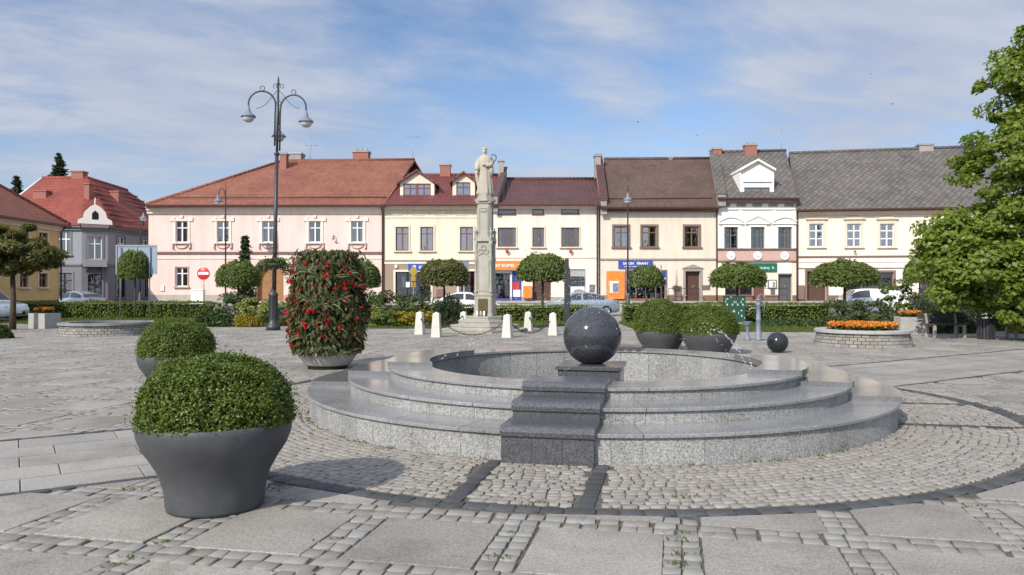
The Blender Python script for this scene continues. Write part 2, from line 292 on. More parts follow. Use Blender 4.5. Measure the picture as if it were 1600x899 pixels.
def jointmat():
    m,nt,b=newmat('joint_sand'); v=nt.obj(); n=nt.noise(v,40,3); g=nt.noise(v,1.6,6,.7)
    c=nt.mix(c4((.065,.057,.045)),c4((.13,.115,.09)),nt.rng(n,.35,.65,0,1)); c=nt.mix(c,c4((.06,.085,.022)),nt.rng(g,.54,.66,0,.8))
    nt.put(b.inputs['Base Color'],c); b.inputs['Roughness'].default_value=.95; nt.put(b.inputs['Normal'],nt.bump(n,.6,.01)); return m
MT = dict(
 gran_mid=granite('mid_granite_polished',(.155,.158,.16),.13,.35,110,.08),
 gran_step=granite('light_granite_polished',(.255,.255,.25),.18,.36,110,.10,island=.09,blot=.25),
 gran_riser=granite('light_granite_sawn',(.285,.285,.275),.6,.5,90,.12,island=.09,blot=.3),
 gran_dark=granite('dark_granite',(.078,.08,.085),.22,.45,95,.08,island=.10),
 gran_ball=granite('dark_granite_polished',(.046,.048,.053),.12,.5,80,.05),
 ball_black=granite('black_granite_polished',(.022,.024,.028),.14,.35,90,.05),
 slab=granite('paving_granite',(.285,.262,.228),.75,.26,80,.16,bs=.25,island=.17,blot=.35),
 pathslab=granite('path_granite',(.295,.276,.245),.72,.22,80,.14,bs=.2,island=.10,blot=.3),
 cobble=M_('cobble_stone',(.25,.229,.20),.8,.35,var=.14,vs=6,fine=.15,fs=120,bs=.3,bscale=60,bd=.006,island=.20,hue=(.22,.22,.205)),
 ringcobble=M_('cobble_stone_pinkish',(.262,.240,.210),.8,.35,var=.1,vs=4,fine=.15,fs=120,bs=.3,bscale=60,bd=.006,island=.13),
 darkcobble=M_('cobble_basalt',(.062,.063,.066),.75,.4,var=.15,vs=8,fine=.2,fs=110,bs=.5,bscale=40,bd=.01,island=.25),
 joint=jointmat(),
 pot=M_('dark_grey_pot',(.070,.073,.079),.6,.45,var=.14,vs=5,fine=.05,fs=60,bs=.12,bscale=25,bd=.01,stain=.34),
 soil=M_('soil',(.05,.035,.022),.95,.1,bs=.8,bscale=50,bd=.03),
 planter=M_('pale_concrete',(.36,.355,.34),.85,.3,var=.1,vs=5,fine=.08,bs=.2,bscale=80,bd=.004),
 darkmetal=M_('anthracite_iron',(.035,.037,.042),.45,.5,var=.15,vs=8,bs=.05),
 greymetal=M_('grey_galvanised',(.30,.32,.34),.45,.5,metal=.4,var=.1,vs=6),
 bluegrey=M_('blue_grey_paint',(.17,.195,.24),.5,.5,var=.12,vs=8,bs=.1,bscale=60,bd=.003),
 white=M_('white_paint',(.78,.77,.74),.6,.4,var=.04),
 whiteplastic=M_('white_plastic',(.8,.8,.79),.4,.5,var=.02),
 red=M_('red_paint',(.5,.03,.03),.45,.5,var=.05), redgloss=M_('red_sign',(.62,.035,.03),.4,.5,var=.03),
 blue=M_('blue_sign',(.03,.075,.36),.4,.5,var=.05), blueframe=M_('blue_frame',(.035,.07,.33),.4,.5,var=.05),
 yellow=M_('ochre_sign',(.36,.25,.04),.5,.4,var=.1), orange=M_('orange_panel',(.85,.22,.03),.5,.4,var=.04),
 green=M_('green_sign',(.01,.12,.07),.5,.4,var=.05), greencab=M_('green_cabinet',(.018,.07,.048),.45,.5,var=.08),
 limestone=M_('limestone',(.37,.355,.305),.85,.3,var=.1,vs=2.5,fine=.06,fs=60,bs=.25,bscale=50,bd=.01,stain=.5),
 limestone2=M_('limestone_statue',(.43,.40,.325),.85,.3,var=.1,vs=3,bs=.25,bscale=40,bd=.01,stain=.4),
 bollard=M_('bollard_stone',(.56,.54,.49),.85,.3,var=.08,vs=4,fine=.08,bs=.2,bscale=60,bd=.006,obrand=.06),
 bronze=M_('bronze_plaque',(.10,.075,.035),.45,.5,metal=.6,var=.3,vs=14,bs=.6,bscale=22,bd=.02),
 chain=M_('chain_iron',(.045,.04,.035),.6,.4),
 wood=M_('bench_wood',(.055,.06,.052),.7,.3,var=.2,vs=9), brownwood=M_('brown_door',(.085,.045,.03),.6,.4,var=.15,vs=5),
 oak=M_('light_wood_door',(.30,.155,.06),.55,.4,var=.15,vs=5),
 greydoor=M_('grey_shutter',(.085,.09,.095),.55,.4,var=.06), black=M_('black',(.012,.012,.014),.6,.4), dark=M_('dark_interior',(.022,.022,.026),.9,.1),
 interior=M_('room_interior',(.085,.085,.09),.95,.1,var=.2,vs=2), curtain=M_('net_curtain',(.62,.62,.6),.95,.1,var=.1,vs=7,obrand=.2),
 glass=glassmat('window_glass',.15), glass2=glassmat('shop_glass',.07), carglass=glassmat('car_glass',.12,(.22,.26,.28),.0), blueglass=glassmat('sky_reflecting_glass',.34,(.6,.7,.8)),
 lampglass=M_('lamp_globe',(.55,.56,.55),.25,.5,var=.05),
 f_white=M_('white_window_frame',(.78,.78,.77),.5,.4,var=.03), f_brown=M_('brown_window_frame',(.16,.085,.055),.55,.4,var=.1), f_redbrown=M_('red_brown_window_frame',(.17,.062,.055),.55,.4,var=.1), f_grey=M_('grey_window_frame',(.13,.125,.12),.55,.4),
 pink=M_('pink_stucco',(.78,.59,.535),.92,.2,var=.025,vs=.5,bs=.15,bscale=90,bd=.006,stain=.34),
 pinkbase=M_('pale_plinth',(.42,.39,.34),.92,.2,var=.08,stain=.2),
 cream=M_('cream_stucco',(.78,.70,.55),.92,.2,var=.025,vs=.5,bs=.15,bscale=90,bd=.006,stain=.42),
 cream2=M_('pale_cream_stucco',(.78,.69,.605),.92,.2,var=.025,vs=.5,bs=.15,bscale=90,bd=.006,stain=.34),
 cream3=M_('worn_cream_stucco',(.69,.61,.50),.92,.2,var=.05,vs=.7,bs=.25,bscale=60,bd=.008,stain=.35),
 cream4=M_('sand_cream_stucco',(.76,.68,.575),.92,.2,var=.025,vs=.5,bs=.15,bscale=90,bd=.006,stain=.34),
 whitest=M_('white_stucco',(.78,.75,.70),.9,.2,var=.03,vs=.6,stain=.12), taupe=M_('taupe_stucco',(.33,.245,.185),.92,.2,var=.05,vs=.8), beige=M_('beige_trim',(.66,.56,.43),.9,.2,var=.05),
 rosy=M_('rosy_band',(.52,.345,.295),.9,.2,var=.06), brownstone=M_('brown_plinth',(.20,.125,.09),.9,.2,var=.15,vs=4), trimbrown=M_('brown_trim',(.20,.135,.115),.85,.2,var=.1), trimgrey=M_('grey_trim',(.30,.265,.235),.9,.2,var=.08),
 yellowst=M_('yellow_stucco',(.62,.45,.20),.92,.2,var=.04,vs=.6,stain=.15), greyst=M_('grey_stucco',(.28,.29,.315),.92,.2,var=.05,vs=.6,stain=.2), greyst2=M_('dark_grey_stucco',(.19,.195,.21),.92,.2,var=.05,vs=.6),
 r_orange=tilemat('orange_roof_tiles',(.33,.132,.082),(.275,.105,.068),.24,.36,pan=True), r_red=tilemat('dark_red_metal_tiles',(.20,.060,.055),(.175,.052,.048),.3,.40,.5,pan=True), r_red2=tilemat('maroon_metal_tiles',(.135,.06,.053),(.115,.051,.046),.3,.40,.5,pan=True),
 r_brown=tilemat('brown_roof_tiles',(.155,.098,.078),(.128,.081,.065),.24,.34,pan=True), r_slate=tilemat('grey_diamond_slate',(.165,.15,.136),(.115,.105,.097),.30,.30,.8,diamond=True,zk=1.25,moss=(.17,.14,.10),joint=.4),
 r_bright=tilemat('bright_red_roof',(.32,.085,.06),(.28,.073,.05),.3,.4,.7,pan=True),
 brick=brickmat('red_chimney_brick',(.30,.085,.06),(.25,.07,.05),(.35,.25,.2)), chimgrey=M_('grey_chimney',(.33,.31,.28),.9,.2,var=.15,stain=.4), gutter=M_('brown_gutter',(.085,.042,.035),.45,.5,var=.1),
 asphalt=M_('asphalt',(.06,.06,.062),.9,.3,var=.15,vs=1,fine=.2), walk=M_('sidewalk_pavers',(.30,.285,.265),.9,.2,var=.1,vs=1.2,fine=.1,fs=8), conc=M_('wall_concrete',(.36,.34,.30),.9,.2,var=.15,vs=1.5,stain=.4),
 grassbase=M_('lawn_ground',(.062,.088,.022),.95,.1,var=.3,vs=1.5,bs=.6,bscale=30,bd=.03),
 carwhite=M_('white_car_paint',(.74,.75,.75),.3,.5,var=.01,coat=1), carsilver=M_('silver_car_paint',(.36,.38,.40),.32,.5,metal=.5,var=.01,coat=1), carblue=M_('pale_blue_car_paint',(.26,.31,.36),.32,.5,metal=.4,var=.01,coat=1), tyre=M_('tyre',(.015,.015,.016),.85,.2), rim=M_('alloy',(.4,.4,.41),.35,.5,metal=.8),
 headl=M_('headlight',(.6,.62,.64),.15,.6), taill=M_('taillight',(.35,.01,.01),.2,.6),
 bark=M_('bark',(.085,.065,.048),.95,.1,var=.25,vs=7,bs=.7,bscale=25,bd=.02),
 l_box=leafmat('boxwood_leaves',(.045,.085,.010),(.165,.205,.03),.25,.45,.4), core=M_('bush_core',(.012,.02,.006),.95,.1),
 l_globe=leafmat('maple_leaves',(.075,.12,.028),(.185,.225,.058),.40), l_globe2=leafmat('maple_leaves_dull',(.082,.105,.034),(.185,.185,.065),.40,c3=(.16,.07,.035)),
 l_big=leafmat('tulip_tree_leaves',(.115,.175,.024),(.26,.32,.06),.46,.42,.4), l_hedge=leafmat('hedge_leaves',(.085,.13,.022),(.20,.24,.05),.32), l_dark=leafmat('dark_shrub_leaves',(.045,.075,.022),(.12,.15,.052),.28),
 l_yel=leafmat('golden_leaves',(.20,.17,.012),(.42,.32,.03),.3), l_lime=leafmat('variegated_leaves',(.10,.15,.025),(.36,.38,.12),.3), l_con=leafmat('conifer_needles',(.026,.05,.024),(.07,.09,.042),.15),
 l_junip=leafmat('juniper_needles',(.04,.072,.022),(.085,.125,.04),.15), l_bronze=leafmat('bronze_begonia_leaves',(.038,.065,.018),(.115,.115,.042),.26,c3=(.15,.035,.03)), l_strap=leafmat('strap_leaves',(.09,.13,.045),(.30,.33,.19),.2),
 l_mari=leafmat('marigold_leaves',(.05,.085,.015),(.10,.14,.03),.2), p_or=leafmat('orange_petals',(.68,.20,.025),(.74,.38,.07),.3,.6), p_red=leafmat('red_petals',(.42,.012,.014),(.62,.03,.03),.3,.5), p_white=leafmat('cream_petals',(.55,.52,.34),(.75,.72,.55),.3,.6), grass=leafmat('grass_blades',(.06,.10,.018),(.14,.18,.035),.3),
 water=glassmat('water',.02,(.9,.95,.95),.1),
)
md,nt_,b_=newmat('water_drops'); b_.inputs['Base Color'].default_value=(.85,.9,.95,1); b_.inputs['Roughness'].default_value=.08; b_.inputs['Specular IOR Level'].default_value=.8; MT['drop']=md
# ================================================================ camera, world, sun
cam=bpy.data.cameras.new('camera'); co=bpy.data.objects.new('camera',cam); COL.objects.link(co); scene.camera=co
cam.sensor_width=36; cam.lens=36*F/1600; cam.clip_end=3000; cam.clip_start=.05
co.location=(0,0,H); co.rotation_euler=(R(90)+math.atan((CY-449.5)/F),0,0)
SUN_EL, SUN_AZ = R(35), R(34)                       # sun behind the camera's left shoulder
sd=Vector((-math.sin(SUN_AZ)*math.cos(SUN_EL),-math.cos(SUN_AZ)*math.cos(SUN_EL),math.sin(SUN_EL)))
sl=bpy.data.lights.new('sun','SUN'); sl.energy=3.8; sl.angle=R(.55); sl.color=(1,.93,.825)
so=bpy.data.objects.new('sun',sl); COL.objects.link(so); so.rotation_euler=sd.to_track_quat('Z','Y').to_euler()
w=bpy.data.worlds.new('World'); scene.world=w; w.use_nodes=True
wn=NT(w); bg=[n for n in wn.n if n.type=='BACKGROUND'][0]
sky=wn.n.new('ShaderNodeTexSky'); sky.sky_type='NISHITA'; sky.sun_disc=False; sky.sun_elevation=SUN_EL; sky.sun_rotation=R(180)+SUN_AZ
sky.air_density=1.0; sky.dust_density=.6; sky.ozone_density=2.2
gv=wn.n.new('ShaderNodeTexCoord').outputs['Generated']; gx=wn.xyz(gv)
den=wn.math('ADD',wn.math('MAXIMUM',gx[2],0.0),.16)
pu=wn.math('DIVIDE',gx[0],den); pv=wn.math('DIVIDE',gx[1],den)
ca,sa=math.cos(R(24)),math.sin(R(24))
qa=wn.math('ADD',wn.math('MULTIPLY',pu,ca),wn.math('MULTIPLY',pv,sa)); qb=wn.math('SUBTRACT',wn.math('MULTIPLY',pv,ca),wn.math('MULTIPLY',pu,sa))
v1=wn.comb(wn.math('MULTIPLY',qa,.62),wn.math('MULTIPLY',qb,.8),CLOUD_SEED if 'CLOUD_SEED' in globals() else 3.7)
big=wn.noise(v1,.85,3,.5,.2); fine=wn.noise(wn.comb(wn.math('MULTIPLY',qa,.8),wn.math('MULTIPLY',qb,1.25),1.3),3.0,7,.60,.25)
cov=wn.math('ADD',wn.math('MULTIPLY',big,.52),wn.math('MULTIPLY',fine,.48))
def gap(px,py,rad,amt):
    d=Vector(((px-CX)/F,1,(CY-py)/F)).normalized(); n=wn.n.new('ShaderNodeVectorMath'); n.operation='DISTANCE'; nn=wn.n.new('ShaderNodeVectorMath'); nn.operation='NORMALIZE'
    wn.l.new(gv,nn.inputs[0]); wn.l.new(nn.outputs[0],n.inputs[0]); n.inputs[1].default_value=d; return wn.rng(n.outputs['Value'],0,rad,amt,0)
for g_ in ((720,80,.17,-.15),(860,120,.13,-.14),(560,10,.13,-.13),(1120,70,.12,-.14),(1040,160,.11,-.10),(60,120,.12,-.07),(260,30,.10,-.06),(1330,60,.08,-.05),(90,20,.10,-.06),(1500,90,.10,-.05),(300,150,.30,.10),(1400,150,.30,.10),(900,10,.08,.09),(960,165,.07,.08)): cov=wn.math('ADD',cov,gap(*g_))
cm=wn.rng(cov,.33,.56,0,.94)
cm=wn.math('MAXIMUM',cm,wn.rng(gx[2],.0,.16,.72,0.0))
skyc=wn.mix(sky.outputs[0],c4((1.0,1.0,1.05)),1.0,'MULTIPLY')
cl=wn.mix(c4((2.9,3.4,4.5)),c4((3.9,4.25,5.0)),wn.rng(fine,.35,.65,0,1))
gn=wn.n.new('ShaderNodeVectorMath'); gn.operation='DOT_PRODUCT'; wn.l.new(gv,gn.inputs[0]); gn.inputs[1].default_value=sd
kk=wn.rng(gn.outputs['Value'],.0,1.0,1.0,2.6); cl=wn.mix(cl,wn.comb(kk,kk,kk),1.0,'MULTIPLY'); skyc=wn.mix(skyc,c4((.88,.90,.93)),1.0,'MULTIPLY')  # clouds brightened towards the sun, added fill light from behind the camera
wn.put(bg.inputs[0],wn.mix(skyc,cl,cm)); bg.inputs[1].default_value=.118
vs_=scene.view_settings; scene.display_settings.display_device='sRGB'; vs_.view_transform='Standard'; vs_.look='None'; vs_.exposure=0.29; vs_.gamma=1; vs_.use_curve_mapping=False
scene.cycles.max_bounces=8; scene.cycles.transparent_max_bounces=12; scene.cycles.diffuse_bounces=3; scene.cycles.glossy_bounces=3
scene.cycles.use_denoising=True; scene.cycles.caustics_reflective=False; scene.cycles.caustics_refractive=False

# ================================================================ ground
C=Vector((1.13,10.83)); TH=R(12)                       # fountain centre, turn of the paving grid
U=Vector((math.cos(TH),-math.sin(TH))); W=Vector((math.sin(TH),math.cos(TH)))
def sheet(name, poly, z, m, kind='structure'):
    mb=MB(); mb.add([(p[0],p[1],z) for p in poly],[tuple(range(len(poly)))]); o=mb.build(name,m); return tag(o,kind=kind)
sheet('ground',[(-400,-200),(400,-200),(400,500),(-400,500)],-.05,MT['joint'])
sheet('square',[(-60,-12),(60,-12),(60,42),(-60,42)],-.014,MT['joint'])
sheet('road',[(-60,40.5),(60,40.5),(60,53.2),(-60,53.2)],-.005,MT['walk'])
sheet('side_street',[(-29.2,42),(-26.5,42),(-26.5,150),(-33.0,150),(-33,62),(-60,61),(-60,54.5),(-29.2,50.8)],-.001,MT['asphalt'])

def clip(poly,p0,n):           # keep side where (p-p0).n>=0
    out=[]
    for i in range(len(poly)):
        a,b=poly[i],poly[(i+1)%len(poly)]; da=(a-p0).dot(n); db=(b-p0).dot(n)
        if da>=0: out.append(a)
        if da*db<0: out.append(a+(b-a)*(da/(da-db)))
    return out
def area(p): return abs(sum(p[i].x*p[(i+1)%len(p)].y-p[(i+1)%len(p)].x*p[i].y for i in range(len(p))))/2
RIN,ROUT=5.24,5.40
PD=Vector((math.cos(R(33)),math.sin(R(33)))); PN=Vector((-PD.y,PD.x)); PW=1.27
def visible(p): return 2.6<p.y<41 and abs(p.x)<.74*p.y+1.2
slabs=MB(); cob=[]; 
def add_cobble(lst, q, jit=.008):
    lst.append([(p.x+rng.uniform(-jit,jit),p.y+rng.uniform(-jit,jit)) for p in q])
def add_slab(mb, poly, z):
    n=len(poly); c=sum(poly,Vector((0,0)))/n; k=.006; vs=[];
    for p in poly: vs.append((p.x,p.y,-.03))
    for p in poly: vs.append((p.x,p.y,z-.005))
    for p in poly: d=(c-p); d=d/max(d.length,1e-4); vs.append((p.x+d.x*k,p.y+d.y*k,z))
    fs=[tuple(range(2*n,3*n))]
    for r in (0,n): fs+=[(r+i,r+(i+1)%n,r+n+(i+1)%n,r+n+i) for i in range(n)]
    mb.add(vs,fs)
PU,PV,SW,SH=1.066,1.12,.815,.85
def pt(u,v): return U*u+W*v
def outside(c, marg=0.0):
    d=c-C
    if d.length<ROUT+marg: return False
    if abs(d.dot(PN))<PW+.06+marg and abs(d.dot(PD))>ROUT-.5: return False
    return True
for i in range(-48,52):
    for j in range(0,46):
        u0=-3.03+PU*i; v0=4.265+PV*(j-2)
        c=pt(u0+SW/2,v0+SH/2)
        if not visible(c): continue
        ju=rng.uniform(-.012,.012); jv=rng.uniform(-.012,.012)
        poly=[pt(u0+ju,v0+jv),pt(u0+SW+ju,v0+jv),pt(u0+SW+ju,v0+SH+jv),pt(u0+ju,v0+SH+jv)]
        d=(c-C); n=d.normalized()
        if d.length<ROUT+.9: poly=clip(poly,C+n*(ROUT+.012),n)
        if poly and abs(d.dot(PN))<PW+1.1 and abs(d.dot(PD))>ROUT-.6:
            s=1 if d.dot(PN)>0 else -1
            poly=clip(poly,C+PN*s*(PW+.07),PN*s)
        if len(poly)>=3 and area(poly)>.03: add_slab(slabs,poly,rng.uniform(-.003,.003))
        # cobble rows in the gaps, right of and above the slab
        gw=PU-SW; gh=PV-SH
        y=v0
        while y<v0+SH-.03:
            hh=rng.uniform(.10,.15)
            for q in range(2):
                ua=u0+SW+.012+q*(gw-.018)/2; ub=ua+(gw-.018)/2-.012; off=rng.uniform(-.02,.02)
                cc=pt((ua+ub)/2,y+hh/2)
                if outside(cc,.05): add_cobble(cob,[pt(ua,y+off),pt(ub,y+off),pt(ub,y+off+hh-.014),pt(ua,y+off+hh-.014)])
            y+=hh
        x=u0+.0
        while x<u0+PU-.02:
            ww=rng.uniform(.10,.15)
            for q in range(2):
                va=v0+SH+.012+q*(gh-.018)/2; vb=va+(gh-.018)/2-.012; off=rng.uniform(-.02,.02)
                cc=pt(x+ww/2,(va+vb)/2)
                if outside(cc,.05): add_cobble(cob,[pt(x+off,va),pt(x+off+ww-.014,va),pt(x+off+ww-.014,vb),pt(x+off,vb)])
            x+=ww
tag(slabs.build('paving_slabs',MT['slab']),kind='structure')
def stones(name, quads, m, zv=.003, inset=.0045, tilt=.0026):
    Q=np.array(quads,dtype=float); N=len(Q); c=Q.mean(axis=1,keepdims=True)
    d=c-Q; L=np.linalg.norm(d,axis=2,keepdims=True); top=Q+d/L*inset
    z=rng.uniform(-zv,zv*.6,(N,1))+rng.uniform(-tilt,tilt,(N,4))
    V=np.zeros((N,12,3)); V[:,0:4,:2]=Q; V[:,0:4,2]=-.03; V[:,4:8,:2]=Q; V[:,4:8,2]=z-inset*.5; V[:,8:12,:2]=top; V[:,8:12,2]=z
    base=(np.arange(N)*12)[:,None,None]
    f=np.array([(8,9,10,11)]+[(i,(i+1)%4,4+(i+1)%4,4+i) for i in range(4)]+[(4+i,4+(i+1)%4,8+(i+1)%4,8+i) for i in range(4)])
    return tag(npmesh(name,V.reshape(-1,3),(base+f[None]).reshape(-1,4),m),kind='structure')
stones('paving_cobbles',cob,MT['cobble'])
# ring of small setts round the fountain, dark border, radial dark bands
ring=[];dark=[]
BANDS=[(-W,.50,.060,3.8,RIN),(U,.92,.060,3.8,RIN)]
def in_band(p):
    d=p-C
    for (ax,off,hw,r0,r1) in BANDS:
        t=Vector((-ax.y,ax.x))
        if d.dot(ax)>0 and min(abs(d.dot(t)-off),abs(d.dot(t)+off))<hw+.038: return True
    return False
r=3.70
while r<RIN-.05:
    hh=min(rng.uniform(.080,.095),RIN-r); a=rng.uniform(0,.1)
    end=a+2*math.pi
    while a<end-.02:
        wd=rng.uniform(.078,.12)/r
        a1=a+wd-.013/r; r1=r+hh-.012; jo=rng.uniform(-.012,.012)
        q=[C+Vector((math.cos(t),math.sin(t)))*(rr+jo) for (t,rr) in ((a,r),(a,r1),(a1,r1),(a1,r))]
        m=(q[0]+q[2])/2
        if visible(m) and not in_band(m): add_cobble(ring,q,.011)
        a+=wd
    r+=hh
a=0
while a<2*math.pi:
    wd=rng.uniform(.16,.24)/RIN
    q=[C+Vector((math.cos(t),math.sin(t)))*rr for (t,rr) in ((a,RIN+.012),(a,ROUT-.012),(a+wd-.012/RIN,ROUT-.012),(a+wd-.012/RIN,RIN+.012))]
    if visible((q[0]+q[2])/2): add_cobble(dark,q,.008)
    a+=wd
for (ax,off,hw,r0,r1) in BANDS:
    t=Vector((-ax.y,ax.x))
    for s in (-1,1):
        x=r0-.1
        while x<r1-.02:
            l=min(rng.uniform(.16,.24),r1-x+.06)
            b0=C+t*s*off; add_cobble(dark,[b0+ax*x-t*hw,b0+ax*(x+l-.010)-t*hw,b0+ax*(x+l-.010)+t*hw,b0+ax*x+t*hw],.004); x+=l
# diagonal paths of large slabs in running bond, dark border
ps=MB()
for sg in (-1,1):
    ax=PD*sg
    for k in range(5):
        n0=-PW+.02+k*(2*PW-.04)/5; n1=n0+(2*PW-.04)/5-.032
        x=ROUT-.4+(k%2)*.5-1
        while x<26:
            l=rng.choice([1.0,1.0,.9])
            poly=[C+ax*x+PN*n0,C+ax*(x+l-.008)+PN*n0,C+ax*(x+l-.008)+PN*n1,C+ax*x+PN*n1]
            c=sum(poly,Vector((0,0)))/4
            if visible(c) and (c-C).length>ROUT-.5:
                d=(c-C).normalized(); poly=clip(poly,C+d*(ROUT+.012),d)
                if len(poly)>2 and area(poly)>.03: add_slab(ps,poly,rng.uniform(-.002,.002))
            x+=l
    for s in (-1,1):
        x=ROUT
        while x<26:
            l=rng.uniform(.16,.24); b0=C+PN*s*(PW+.03)
            if visible(b0+ax*x) and (b0+ax*x-C).length>ROUT+.03: add_cobble(dark,[b0+ax*x-PN*.045,b0+ax*(x+l-.012)-PN*.045,b0+ax*(x+l-.012)+PN*.045,b0+ax*x+PN*.045],.006)
            x+=l
tag(ps.build('path_slabs',MT['pathslab']),kind='structure')
stones('ring_cobbles',ring,MT['ringcobble'],zv=.004,tilt=.002); stones('dark_border_cobbles',dark,MT['darkcobble'],zv=.003)

# ================================================================ fountain
ft=empty('fountain',(C.x,C.y,0),-TH,'round stepped granite fountain with a dark front arm and a ball on its pedestal','fountain')
R1,R2,R3,R4=3.89,3.37,2.84,2.28; Z1,Z2,Z3=.285,.44,.57; CAP=.032
def tier(nm, rin, rout, z0, z1, nseg, wall_in):
    wall=MB(); cap=MB()
    for k in range(nseg):
        a0=2*math.pi*k/nseg; a1=2*math.pi*(k+1)/nseg; g=.0038/rout; cth=.005
        cap.arc([(rin,z1-CAP),(rout,z1-CAP),(rout,z1-cth),(rout-cth,z1),(rin,z1)],a0+g,a1-g,5)
        for q in range(3):
            b0=a0+(a1-a0)*q/3; b1=a0+(a1-a0)*(q+1)/3; gg=.0018/rout
            wall.arc([(wall_in,z0-.03),(rout-.035,z0-.03),(rout-.035,z1-CAP-.004),(wall_in,z1-CAP-.004)],b0+gg,b1-gg,2)
    o=wall.build(nm+'_riser',MT['gran_riser'],ft); cap.build('tread',MT['gran_step'],o); return o
tier('lower_step',R2-.08,R1,0,Z1,28,R1-.35); tier('middle_step',R3-.08,R2,Z1,Z2,24,R2-.35)
tier('top_step',R4,R3,Z2,Z3,20,R3-.35)
pool=MB()
for k in range(30):
    a0=2*math.pi*k/30; pool.arc([(R4+.03,-.3),(R4+.09,-.3),(R4+.09,Z3-CAP-.004),(R4+.03,Z3-CAP-.004)],a0+.0012,a0+2*math.pi/30-.0012,3)
pw=pool.build('pool_wall',MT['gran_riser'],ft); fl=MB(); fl.lathe([(0,-.02),(R4+.05,-.02)],48,close=False); fl.build('pool_floor',MT['gran_riser'],ft)
wt=MB(); wt.lathe([(0,.06),(R4+.04,.06)],48,close=False); wt.build('pool_water',MT['water'],ft)
# front arm: three dark blocks with thick bull-nosed caps (local -y is towards the camera)
fa=MB(); fc=MB(); RA=.055
for (ro,z0,z1,ri) in ((R1+.03,0,Z1+RA,R2-.1),(R2+.03,Z1,Z2+RA,R3-.1),(R3+.03,Z2,Z3+RA,R4+.02)):
    for q in range(3):
        x0=-.43+q*.2867+.0015; x1=-.43+(q+1)*.2867-.0015
        fa.box(x0,x1,-ro+.012,-ri,max(z0,.0)-.02,z1-.094)
    fc.extx([(-ri,z1-.09),(-ro-.012,z1-.09),(-ro-.016,z1-.05),(-ro+.01,z1-.012),(-ro+.045,z1),(-ri,z1)],-.437,.437)
o=fa.build('front_arm',MT['gran_dark'],ft); fc.build('arm_cap',MT['gran_dark'],o)
def straight_arm(nm, ang, hw, mat_):
    mb=MB(M=Matrix.Rotation(ang,4,'Z')); 
    for (ro,z0,z1,ri) in ((R1+.01,0,Z1+RA,R2-.1),(R2+.01,Z1,Z2+RA,R3-.1),(R3+.01,Z2,Z3+RA,R4-.0)):
        hs=hw
        # arm ends follow the round steps
        a=math.asin(min(1,hs/ro)); prof=[(ro*math.cos(t)*1.0,ro*math.sin(t)) for t in np.linspace(-a,a,9)]
        b=math.asin(min(1,hs/ri)); inn=[(ri*math.cos(t),ri*math.sin(t)) for t in np.linspace(b,-b,9)]
        mb.prism(prof+inn,z1-RA-.02 if z0>0 else z1-RA-.02,z1)
    return mb.build(nm,mat_,ft)
straight_arm('side_arm',0,1.09,MT['gran_mid']); straight_arm('side_arm',math.pi,1.09,MT['gran_mid'])
straight_arm('back_arm',math.pi/2,.6,MT['gran_dark'])
pe=MB(); pe.box(-.42,.42,-.45,.40,-.02,.50); po=pe.build('pedestal',MT['gran_dark'],ft)
pe=MB(); pe.box(-.45,.45,-.48,.43,.502,.555,c=.008); pe.build('pedestal_top',MT['gran_dark'],po)
bl=MB(); bl.ball((0,0,.41),.41,64,40); b=bl.build('granite_ball',MT['gran_ball'],None,(C.x,C.y-.0,.532)); tag(b,'large dark granite ball on the pedestal in the middle of the fountain','stone ball')
# water: arcs of drops and spray round the big ball
def drops(pts, r0, r1):
    t=MB(); t.ball((0,0,0),1,6,4); bv=np.array([list(v) for v in t.v]); V=[];T=[]
    for p in pts:
        k=rng.uniform(r0,r1); T_=[]
        b0=len(V)*len(bv); V.append(bv*np.array([k,k,k*rng.uniform(1,1.8)])+np.array(p))
        for f in t.f: T.append([b0+i for i in (f if len(f)==4 else f+[f[-1]])])
    return np.concatenate(V),[list(dict.fromkeys(f)) for f in T]
def dropobj(name, pts, r0, r1):
    V,Fs=drops(pts,r0,r1); mb=MB(); mb.v=[tuple(v) for v in V]; mb.f=Fs; mb.m=[0]*len(Fs); mb.s=[True]*len(Fs); return mb.build(name,MT['drop'])
CW=lambda u,v,z: (C.x+U.x*u+W.x*v, C.y+U.y*u+W.y*v, z)
def jet(u0,v0,u1,v1,top,n,label):
    pts=[]
    mb=MB()
    def q_(t): return Vector(CW(u0+(u1-u0)*t,v0+(v1-v0)*t,.56*(1-t)+.1*t+top*4*t*(1-t)))
    for k in range(n):
        t=rng.uniform(0,.42) if rng.random()<.8 else rng.uniform(.42,1.0); j=Vector(rng.normal(0,.006 if t<.42 else .02,3)); l=rng.uniform(.004,.018)
        mb.tube([q_(t)+j,q_(t+l*.5)+j,q_(t+l)+j],[.0012,rng.uniform(.0018,.0032),.0008],5)
    return tag(mb.build('water_jet',MT['drop']),label,'water jet','thin water jets arching into the pool')
jet(2.15,-.3,.75,.0,.72,38,'broken water jet in front of the right hand bush bowl, its outermost streak')
jet(2.10,.15,.7,.1,.78,38,'broken water jet crossing the gap between the two boxwood bowls')
jet(1.95,.75,.65,.2,.70,26,'short water jet falling before the wider boxwood bowl')
jet(-2.15,-.35,-.75,-.1,.55,24,'sparse water jet at the left end of the pool')
jet(-2.1,.25,-.7,.1,.5,22,'sparse water jet left of the pool centre, second from the pool end')
jet(-.2,-2.1,-.05,-.5,.25,14,'short water jet at the front of the pool beside the dark arm')
pts=[]
for k in range(900):
    a=rng.uniform(0,2*math.pi); rr=abs(rng.normal(0,.62)); z=1.22+rng.gamma(2.2,.24)
    if z>2.5 or rr<.42 and z<1.38: continue
    pts.append((C.x+rr*math.cos(a),C.y+rr*math.sin(a),z))
